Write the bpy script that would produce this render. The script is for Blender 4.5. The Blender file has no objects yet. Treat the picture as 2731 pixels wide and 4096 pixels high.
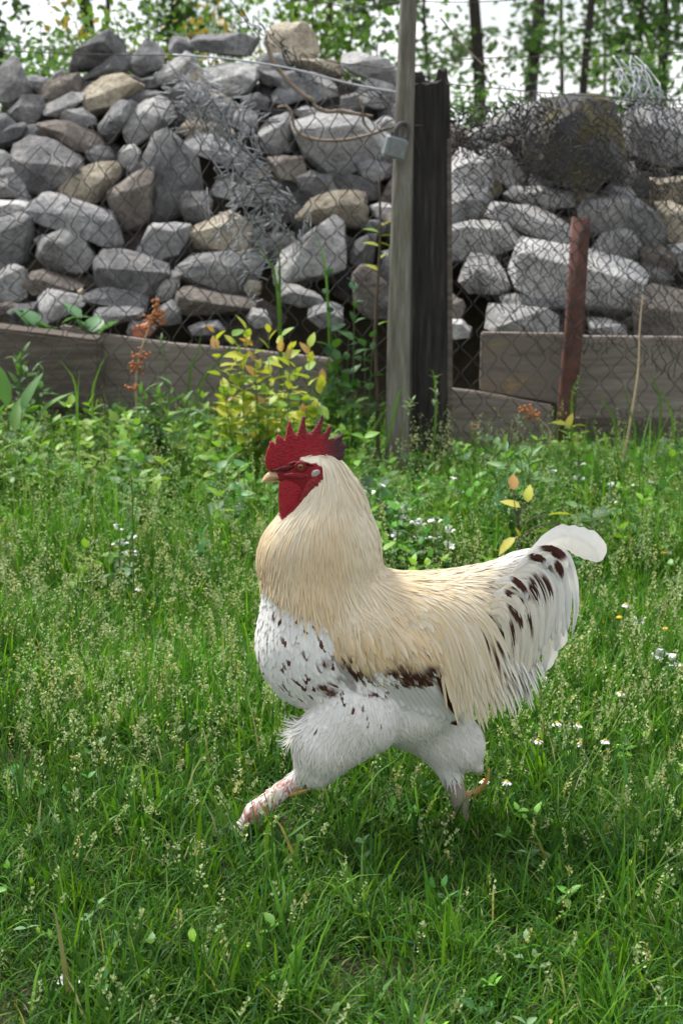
import bpy, bmesh, math
import numpy as np
from mathutils import Vector, Matrix, noise as mnoise

R = math.radians
rng = np.random.default_rng(11)
scene = bpy.context.scene
col = scene.collection

# ------------------------------------------------------------------ camera
CAM_H, PITCH = 1.15, R(14.1)
LENS, SENS = 35.0, 23.5
FPX = LENS / SENS * 4096.0
CX, CY = 1365.5, 2048.0
cam_d = bpy.data.cameras.new('camera')
cam = bpy.data.objects.new('camera', cam_d)
col.objects.link(cam)
cam.location = (0, 0, CAM_H)
cam.rotation_euler = (math.pi / 2 - PITCH, 0, 0)
cam_d.sensor_fit = 'VERTICAL'
cam_d.sensor_height = SENS
cam_d.sensor_width = SENS
cam_d.lens = LENS
cam_d.clip_start = 0.05
cam_d.clip_end = 500
cam_d.dof.use_dof = True
cam_d.dof.focus_distance = 2.46
cam_d.dof.aperture_fstop = 5.0
scene.camera = cam

# ------------------------------------------------------------------ sky, sun, exposure
SUN = Vector((-0.40, 0.36, 0.84)).normalized()
SUN_EL = math.asin(SUN.z)
SUN_AZ = math.atan2(SUN.x, SUN.y)
world = bpy.data.worlds.new('World')
scene.world = world
world.use_nodes = True
wn, wl = world.node_tree.nodes, world.node_tree.links
wn.clear()
sky = wn.new('ShaderNodeTexSky')
sky.sky_type = 'NISHITA'
sky.sun_disc = False
sky.sun_elevation = SUN_EL
sky.sun_rotation = SUN_AZ
sky.air_density = 1.0
sky.dust_density = 1.5
tcw = wn.new('ShaderNodeTexCoord')
mpw = wn.new('ShaderNodeMapping')
mpw.inputs['Scale'].default_value = (1, 1, 2.2)
nzw = wn.new('ShaderNodeTexNoise')
nzw.inputs['Scale'].default_value = 3.4
nzw.inputs['Detail'].default_value = 7
nzw.inputs['Roughness'].default_value = 0.55
rpw = wn.new('ShaderNodeValToRGB')
rpw.color_ramp.elements[0].position = 0.42
rpw.color_ramp.elements[0].color = (0.4, 0.4, 0.4, 1)
rpw.color_ramp.elements[1].position = 0.56
mxw = wn.new('ShaderNodeMix')
mxw.data_type = 'RGBA'
mxw.inputs[7].default_value = (12.5, 12.8, 13.2, 1)     # bright cloud
bgw = wn.new('ShaderNodeBackground')
bgw.inputs['Strength'].default_value = 0.055
ouw = wn.new('ShaderNodeOutputWorld')
wl.new(tcw.outputs['Generated'], mpw.inputs['Vector'])
wl.new(mpw.outputs[0], nzw.inputs['Vector'])
wl.new(nzw.outputs['Fac'], rpw.inputs['Fac'])
wl.new(rpw.outputs['Color'], mxw.inputs[0])
wl.new(sky.outputs[0], mxw.inputs[6])
wl.new(mxw.outputs[2], bgw.inputs['Color'])
wl.new(bgw.outputs[0], ouw.inputs['Surface'])
sun_d = bpy.data.lights.new('sun', 'SUN')
sun_d.energy = 2.6
sun_d.angle = R(9)
sun_d.color = (1.0, 0.97, 0.92)
sun = bpy.data.objects.new('sun', sun_d)
sun.rotation_euler = SUN.to_track_quat('Z', 'Y').to_euler()
sun.location = (-3, 3, 8)
col.objects.link(sun)
vs = scene.view_settings
vs.view_transform = 'Standard'
vs.look = 'None'
vs.exposure = 1.2
vs.gamma = 1.0
vs.use_curve_mapping = False
scene.render.engine = 'CYCLES'
cy = scene.cycles
cy.use_denoising = True
cy.max_bounces = 6
cy.diffuse_bounces = 3
cy.glossy_bounces = 2
cy.transmission_bounces = 4
cy.transparent_max_bounces = 6
cy.use_adaptive_sampling = True
cy.adaptive_threshold = 0.02

# ------------------------------------------------------------------ helpers
FW = Vector((0, math.cos(PITCH), -math.sin(PITCH)))
UP = Vector((0, math.sin(PITCH), math.cos(PITCH)))

def P(px, py, Y):
    x, y = (px - CX) / FPX, -(py - CY) / FPX
    dy = FW.y + y * UP.y
    dz = FW.z + y * UP.z
    t = Y / dy
    return Vector((x * t, Y, CAM_H + dz * t))

def G(px, py):
    x, y = (px - CX) / FPX, -(py - CY) / FPX
    t = -CAM_H / (FW.z + y * UP.z)
    return Vector((x * t, (FW.y + y * UP.y) * t, 0))

def proj(V):
    V = np.asarray(V, dtype=float)
    d = V - np.array([0, 0, CAM_H])
    f = d @ np.array(FW)
    u = d @ np.array(UP)
    return np.stack([CX + FPX * d[..., 0] / f, CY - FPX * u / f], -1)

def npmesh(name, V, tris=None, quads=None, color=None, smooth=True):
    V = np.asarray(V, np.float32)
    me = bpy.data.meshes.new(name)
    lo, st, s = [], [], 0
    for a, k in ((tris, 3), (quads, 4)):
        if a is None or len(a) == 0:
            continue
        a = np.asarray(a, np.int32)
        lo.append(a.ravel())
        st.append(s + k * np.arange(len(a), dtype=np.int32))
        s += a.size
    lo = np.concatenate(lo)
    st = np.concatenate(st)
    me.vertices.add(len(V))
    me.vertices.foreach_set('co', V.ravel())
    me.loops.add(len(lo))
    me.loops.foreach_set('vertex_index', lo)
    me.polygons.add(len(st))
    me.polygons.foreach_set('loop_start', st)
    me.update(calc_edges=True)
    if smooth:
        me.polygons.foreach_set('use_smooth', np.ones(len(st), bool))
    if color is not None:
        c = np.ones((len(V), 4), np.float32)
        c[:, :3] = color
        at = me.color_attributes.new('Col', 'FLOAT_COLOR', 'POINT')
        at.data.foreach_set('color', c.ravel())
    return me

def link(name, me, mat=None, parent=None, loc=None, kind=None):
    o = bpy.data.objects.new(name, me)
    col.objects.link(o)
    if mat is not None and len(me.materials) == 0:
        me.materials.append(mat)
    if parent is not None:
        o.parent = parent
    if loc is not None:
        o.location = loc
    if kind:
        o['kind'] = kind
    return o

def tag(o, label, cat, group=None):
    o['label'] = label
    o['category'] = cat
    if group:
        o['group'] = group
    return o

def thing(name, label, cat, loc=(0, 0, 0), group=None):
    o = bpy.data.objects.new(name, None)
    o.empty_display_size = 0.05
    col.objects.link(o)
    o.location = loc
    return tag(o, label, cat, group)

def part(name, me, mat, root, kind=None):
    """mesh given in world coordinates, parented to a root that has only a location"""
    o = link(name, me, mat, root, kind=kind)
    o.location = -root.location
    return o

def tube(pts, rad, sides=6, cap=True):
    pts = np.asarray([list(p) for p in pts], float)
    n = len(pts)
    rad = np.broadcast_to(np.asarray(rad, float), (n,))
    T = np.gradient(pts, axis=0)
    T /= np.linalg.norm(T, axis=1)[:, None] + 1e-12
    ref = np.array([0.0, 1.0, 0.0]) if abs(T[:, 1]).mean() < 0.8 else np.array([1.0, 0, 0])
    A = np.cross(T, ref)
    A /= np.linalg.norm(A, axis=1)[:, None] + 1e-12
    B = np.cross(T, A)
    ang = np.arange(sides) * 2 * np.pi / sides
    V = (pts[:, None] + rad[:, None, None] * (np.cos(ang)[None, :, None] * A[:, None] + np.sin(ang)[None, :, None] * B[:, None])).reshape(-1, 3)
    Q = []
    for i in range(n - 1):
        for j in range(sides):
            k = (j + 1) % sides
            Q.append((i * sides + j, i * sides + k, (i + 1) * sides + k, (i + 1) * sides + j))
    Tt = []
    if cap:
        for base, fl in ((0, 1), ((n - 1) * sides, 0)):
            for j in range(1, sides - 1):
                t = (base, base + j, base + j + 1)
                Tt.append(t[::-1] if fl else t)
    return V, np.array(Tt, int).reshape(-1, 3), np.array(Q, int)

def tube_mesh(name, pts, rad, sides=6, color=None):
    V, T, Q = tube(pts, rad, sides)
    return npmesh(name, V, T, Q, color)

def smooth_line(pts, n):
    """Catmull-Rom resample"""
    p = np.asarray([list(q) for q in pts], float)
    p = np.vstack([2 * p[0] - p[1], p, 2 * p[-1] - p[-2]])
    m = len(p) - 3
    ts = np.linspace(0, m - 1e-6, n)
    i = ts.astype(int)
    t = (ts - i)[:, None]
    a, b, c, d = p[i], p[i + 1], p[i + 2], p[i + 3]
    return 0.5 * (2 * b + (c - a) * t + (2 * a - 5 * b + 4 * c - d) * t ** 2 + (3 * b - a - 3 * c + d) * t ** 3)

def join(parts_):
    Vs, Ts, Qs, Cs, o = [], [], [], [], 0
    for p in parts_:
        V, T, Q = p[:3]
        Vs.append(V)
        if T is not None and len(T):
            Ts.append(np.asarray(T) + o)
        if Q is not None and len(Q):
            Qs.append(np.asarray(Q) + o)
        if len(p) > 3:
            Cs.append(np.broadcast_to(np.asarray(p[3], float), (len(V), 3)))
        o += len(V)
    return (np.vstack(Vs), np.vstack(Ts) if Ts else None, np.vstack(Qs) if Qs else None, np.vstack(Cs) if Cs else None)

def scatter(tv, tt, M, off, color, shade=None):
    """copies of a template (verts tv, tris tt) by matrices M (n,3,3) and offsets; returns joined arrays"""
    n, m = len(off), len(tv)
    V = (np.einsum('nij,mj->nmi', M, tv) + off[:, None]).reshape(-1, 3)
    T = (tt[None] + (np.arange(n) * m)[:, None, None]).reshape(-1, 3)
    C = np.repeat(color, m, axis=0)
    if shade is not None:
        C = C * np.tile(shade, n)[:, None]
    return V, T, None, C

def frames(az, pitch, roll, size):
    """matrices: template +Y points along (az, pitch), rolled about itself, scaled"""
    n = len(az)
    d = np.stack([np.cos(pitch) * np.sin(az), np.cos(pitch) * np.cos(az), np.sin(pitch)], -1)
    s = np.stack([np.cos(az), -np.sin(az), np.zeros(n)], -1)
    u = np.cross(s, d)
    c, q = np.cos(roll)[:, None], np.sin(roll)[:, None]
    s2, u2 = s * c + u * q, -s * q + u * c
    return np.stack([s2, d, u2], -1) * np.asarray(size)[:, None, None]

# ------------------------------------------------------------------ materials
def mat_new(name):
    m = bpy.data.materials.new(name)
    m.use_nodes = True
    n, l = m.node_tree.nodes, m.node_tree.links
    b = n['Principled BSDF']
    return m, n, l, b

def noise_node(n, l, scale, detail=5, rough=0.6, coord='Object', stretch=None):
    tc = n.new('ShaderNodeTexCoord')
    nz = n.new('ShaderNodeTexNoise')
    nz.inputs['Scale'].default_value = scale
    nz.inputs['Detail'].default_value = detail
    nz.inputs['Roughness'].default_value = rough
    if stretch:
        mp = n.new('ShaderNodeMapping')
        mp.inputs['Scale'].default_value = stretch
        l.new(tc.outputs[coord], mp.inputs['Vector'])
        l.new(mp.outputs[0], nz.inputs['Vector'])
    else:
        l.new(tc.outputs[coord], nz.inputs['Vector'])
    return nz

def ramp(n, l, src, stops):
    r = n.new('ShaderNodeValToRGB')
    e = r.color_ramp.elements
    while len(e) < len(stops):
        e.new(0.5)
    for k, (p, c) in enumerate(stops):
        e[k].position = p
        e[k].color = (*c, 1)
    l.new(src, r.inputs['Fac'])
    return r

def bump(n, l, b, src, strength, dist):
    bp = n.new('ShaderNodeBump')
    bp.inputs['Strength'].default_value = strength
    bp.inputs['Distance'].default_value = dist
    l.new(src, bp.inputs['Height'])
    l.new(bp.outputs[0], b.inputs['Normal'])
    return bp

def mat_noise(name, stops, scale, rough=0.8, bstr=0.5, bdist=0.01, detail=6, stretch=None, bscale=None, spec=0.3, coord='Object', metal=0.0):
    m, n, l, b = mat_new(name)
    nz = noise_node(n, l, scale, detail, 0.62, coord, stretch)
    r = ramp(n, l, nz.outputs['Fac'], stops)
    l.new(r.outputs[0], b.inputs['Base Color'])
    nb = noise_node(n, l, bscale or scale * 3, 6, 0.65, coord, stretch)
    bump(n, l, b, nb.outputs['Fac'], bstr, bdist)
    b.inputs['Roughness'].default_value = rough
    b.inputs['Specular IOR Level'].default_value = spec
    b.inputs['Metallic'].default_value = metal
    return m

def mat_leaf(name, trans=0.35, rough=0.5, spec=0.4, tint=(1.1, 1.15, 0.55)):
    """leaf: colour from the 'Col' attribute, part of the light passes through"""
    m, n, l, b = mat_new(name)
    at = n.new('ShaderNodeAttribute')
    at.attribute_name = 'Col'
    l.new(at.outputs['Color'], b.inputs['Base Color'])
    b.inputs['Roughness'].default_value = rough
    b.inputs['Specular IOR Level'].default_value = spec
    tr = n.new('ShaderNodeBsdfTranslucent')
    mu = n.new('ShaderNodeMix')
    mu.data_type = 'RGBA'
    mu.blend_type = 'MULTIPLY'
    mu.inputs[0].default_value = 1
    mu.inputs[7].default_value = (*tint, 1)
    l.new(at.outputs['Color'], mu.inputs[6])
    l.new(mu.outputs[2], tr.inputs['Color'])
    ms = n.new('ShaderNodeMixShader')
    ms.inputs[0].default_value = trans
    l.new(b.outputs[0], ms.inputs[1])
    l.new(tr.outputs[0], ms.inputs[2])
    l.new(ms.outputs[0], n['Material Output'].inputs['Surface'])
    return m

def mat_col(name, rough=0.6, spec=0.3, bscale=None, bstr=0.3, bdist=0.002, sss=0.0):
    m, n, l, b = mat_new(name)
    at = n.new('ShaderNodeAttribute')
    at.attribute_name = 'Col'
    l.new(at.outputs['Color'], b.inputs['Base Color'])
    b.inputs['Roughness'].default_value = rough
    b.inputs['Specular IOR Level'].default_value = spec
    if bscale:
        nb = noise_node(n, l, bscale, 4, 0.6)
        bump(n, l, b, nb.outputs['Fac'], bstr, bdist)
    if sss:
        b.inputs['Subsurface Weight'].default_value = sss
        b.inputs['Subsurface Radius'].default_value = (0.012, 0.003, 0.002)
        b.inputs['Subsurface Scale'].default_value = 0.6
    return m

def mat_plain(name, c, rough=0.5, spec=0.4, metal=0.0, bscale=None, bstr=0.2, bdist=0.002):
    m, n, l, b = mat_new(name)
    nz = noise_node(n, l, bscale or 40, 4, 0.6)
    r = ramp(n, l, nz.outputs['Fac'], [(0.3, tuple(x * 0.8 for x in c)), (0.7, tuple(min(1, x * 1.15) for x in c))])
    l.new(r.outputs[0], b.inputs['Base Color'])
    if bscale:
        bump(n, l, b, nz.outputs['Fac'], bstr, bdist)
    b.inputs['Roughness'].default_value = rough
    b.inputs['Specular IOR Level'].default_value = spec
    b.inputs['Metallic'].default_value = metal
    return m

def mat_stone(name, lo, mid, hi):
    m, n, l, b = mat_new(name)
    tc = n.new('ShaderNodeTexCoord')
    oi = n.new('ShaderNodeObjectInfo')
    ad = n.new('ShaderNodeVectorMath')
    ad.operation = 'ADD'
    sc_ = n.new('ShaderNodeMath')
    sc_.operation = 'MULTIPLY'
    sc_.inputs[1].default_value = 37.0
    l.new(oi.outputs['Random'], sc_.inputs[0])
    l.new(tc.outputs['Object'], ad.inputs[0])
    l.new(sc_.outputs[0], ad.inputs[1])
    def nz(s, d=6, r_=0.62):
        q = n.new('ShaderNodeTexNoise')
        q.inputs['Scale'].default_value = s
        q.inputs['Detail'].default_value = d
        q.inputs['Roughness'].default_value = r_
        l.new(ad.outputs[0], q.inputs['Vector'])
        return q
    n1 = nz(9)
    r1 = ramp(n, l, n1.outputs['Fac'], [(0.3, lo), (0.5, mid), (0.68, hi)])
    n2 = nz(60, 4)
    r2 = ramp(n, l, n2.outputs['Fac'], [(0.3, (0.55, 0.55, 0.56)), (0.5, (1.0, 1.0, 1.0)), (0.7, (1.3, 1.28, 1.24))])
    mu = n.new('ShaderNodeMix')
    mu.data_type = 'RGBA'
    mu.blend_type = 'MULTIPLY'
    mu.inputs[0].default_value = 1
    l.new(r1.outputs[0], mu.inputs[6])
    l.new(r2.outputs[0], mu.inputs[7])
    # per-stone brightness
    mr = n.new('ShaderNodeMapRange')
    mr.inputs['To Min'].default_value = 0.75
    mr.inputs['To Max'].default_value = 1.2
    l.new(oi.outputs['Random'], mr.inputs['Value'])
    mu2 = n.new('ShaderNodeMix')
    mu2.data_type = 'RGBA'
    mu2.blend_type = 'MULTIPLY'
    mu2.inputs[0].default_value = 1
    l.new(mu.outputs[2], mu2.inputs[6])
    l.new(mr.outputs[0], mu2.inputs[7])
    l.new(mu2.outputs[2], b.inputs['Base Color'])
    n3 = nz(24, 8, 0.7)
    bump(n, l, b, n3.outputs['Fac'], 1.0, 0.035)
    b.inputs['Roughness'].default_value = 0.85
    b.inputs['Specular IOR Level'].default_value = 0.25
    return m

M = {}
M['stone_g'] = mat_stone('stone_grey', (0.15, 0.15, 0.155), (0.27, 0.268, 0.27), (0.43, 0.42, 0.40))
M['stone_d'] = mat_stone('stone_dark_grey', (0.085, 0.084, 0.088), (0.155, 0.153, 0.155), (0.28, 0.27, 0.26))
M['stone_l'] = mat_stone('stone_light_grey', (0.22, 0.215, 0.21), (0.36, 0.355, 0.345), (0.50, 0.49, 0.47))
M['stone_w'] = mat_stone('stone_pale', (0.36, 0.35, 0.34), (0.52, 0.51, 0.50), (0.66, 0.65, 0.63))
M['stone_t'] = mat_stone('stone_tan', (0.24, 0.20, 0.145), (0.38, 0.33, 0.25), (0.48, 0.43, 0.34))
M['stone_b'] = mat_stone('stone_brown', (0.11, 0.095, 0.085), (0.18, 0.155, 0.135), (0.26, 0.23, 0.20))
M['soil'] = mat_noise('soil', [(0.3, (0.03, 0.024, 0.016)), (0.55, (0.055, 0.045, 0.028)), (0.75, (0.05, 0.07, 0.022))], 7, 0.95, 0.8, 0.02)
M['leaf'] = mat_leaf('leaf')
M['grass'] = mat_leaf('grass_blade', 0.38, 0.5, 0.22, (1.3, 1.2, 0.45))
M['feather'] = mat_leaf('feather', 0.24, 0.6, 0.2, (1, 0.95, 0.85))
M['skin'] = mat_col('bird_skin_and_down', 0.75, 0.2, 220, 0.3, 0.002)
M['comb'] = mat_col('comb_skin', 0.5, 0.35, 300, 1.0, 0.005, 0.2)
M['beak'] = mat_col('beak_horn', 0.35, 0.5, 150, 0.1, 0.001)
M['wire'] = mat_plain('rusty_wire', (0.055, 0.05, 0.048), 0.7, 0.3, 0.2)
M['wire_grey'] = mat_plain('weathered_zinc_wire', (0.30, 0.305, 0.32), 0.55, 0.4, 0.1)
M['wire_pale'] = mat_plain('pale_wire', (0.36, 0.37, 0.40), 0.5, 0.4, 0.2)
M['pole'] = mat_noise('weathered_pole', [(0.25, (0.06, 0.055, 0.042)), (0.5, (0.14, 0.13, 0.105)), (0.75, (0.25, 0.245, 0.22))], 9, 0.85, 0.7, 0.006, 7, (6, 6, 0.7))
M['timber_dark'] = mat_noise('tarred_timber', [(0.3, (0.012, 0.011, 0.011)), (0.55, (0.035, 0.031, 0.028)), (0.75, (0.10, 0.088, 0.075))], 10, 0.9, 1.0, 0.012, 7, (7, 7, 0.5))
M['plank'] = mat_noise('grey_plank', [(0.25, (0.11, 0.09, 0.075)), (0.5, (0.21, 0.175, 0.15)), (0.78, (0.31, 0.28, 0.25))], 6, 0.85, 0.8, 0.006, 7, (0.8, 5, 9))
M['plank_dark'] = mat_noise('dark_plank', [(0.25, (0.05, 0.038, 0.03)), (0.5, (0.10, 0.08, 0.066)), (0.78, (0.19, 0.16, 0.14))], 6, 0.85, 0.8, 0.006, 7, (0.8, 5, 9))
M['plank_ochre'] = mat_noise('ochre_stained_plank', [(0.3, (0.09, 0.075, 0.065)), (0.47, (0.19, 0.16, 0.135)), (0.60, (0.20, 0.16, 0.12)), (0.64, (0.29, 0.21, 0.10)), (0.72, (0.24, 0.21, 0.19))], 4, 0.85, 0.8, 0.006, 7, (1.2, 5, 5))
M['rust'] = mat_noise('rust_red_iron', [(0.3, (0.06, 0.028, 0.022)), (0.6, (0.13, 0.055, 0.043)), (0.8, (0.17, 0.085, 0.066))], 18, 0.8, 0.4, 0.003)
M['brick'] = mat_noise('orange_brick', [(0.3, (0.25, 0.09, 0.05)), (0.7, (0.42, 0.17, 0.10))], 25, 0.9, 0.5, 0.004)
M['zinc'] = mat_plain('dull_zinc', (0.20, 0.215, 0.22), 0.45, 0.5, 0.4, 60)
M['bark'] = mat_noise('bark', [(0.3, (0.03, 0.027, 0.022)), (0.6, (0.075, 0.066, 0.052)), (0.8, (0.13, 0.12, 0.095))], 12, 0.9, 1.0, 0.03, 6, (3, 3, 0.6))
M['strip'] = mat_noise('dry_bark_strip', [(0.3, (0.16, 0.12, 0.09)), (0.6, (0.26, 0.20, 0.15)), (0.8, (0.33, 0.27, 0.21))], 20, 0.8, 0.4, 0.003)
m, n_, l_, b_ = mat_new('mossy_stone')
nzm = noise_node(n_, l_, 7, 8, 0.65)
rm = ramp(n_, l_, nzm.outputs['Fac'], [(0.28, (0.025, 0.025, 0.027)), (0.45, (0.06, 0.06, 0.06)), (0.53, (0.06, 0.05, 0.014)), (0.62, (0.08, 0.07, 0.02)), (0.75, (0.13, 0.13, 0.115))])
l_.new(rm.outputs[0], b_.inputs['Base Color'])
nzb = noise_node(n_, l_, 26, 8, 0.7)
bump(n_, l_, b_, nzb.outputs['Fac'], 0.9, 0.02)
b_.inputs['Roughness'].default_value = 0.95
M['moss'] = m

# ------------------------------------------------------------------ ground
gx = np.concatenate([[-220, -60, -20, -8], np.linspace(-4, 4, 61), [8, 20, 60, 220]])
gy = np.concatenate([[-60, -15, -4], np.linspace(0.5, 9, 66), [14, 30, 80, 260]])
XX, YY = np.meshgrid(gx, gy, indexing='ij')
ZZ = np.zeros_like(XX)
for i in range(4, 65):
    for j in range(3, 69):
        ZZ[i, j] = 0.012 * mnoise.noise(Vector((XX[i, j] * 2.3, YY[i, j] * 2.3, 0.4))) - 0.004
V = np.stack([XX, YY, ZZ], -1).reshape(-1, 3)
ny_ = len(gy)
Q = [(i * ny_ + j, (i + 1) * ny_ + j, (i + 1) * ny_ + j + 1, i * ny_ + j + 1) for i in range(len(gx) - 1) for j in range(ny_ - 1)]
link('ground', npmesh('ground', V, None, Q), M['soil'], kind='structure')

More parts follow.
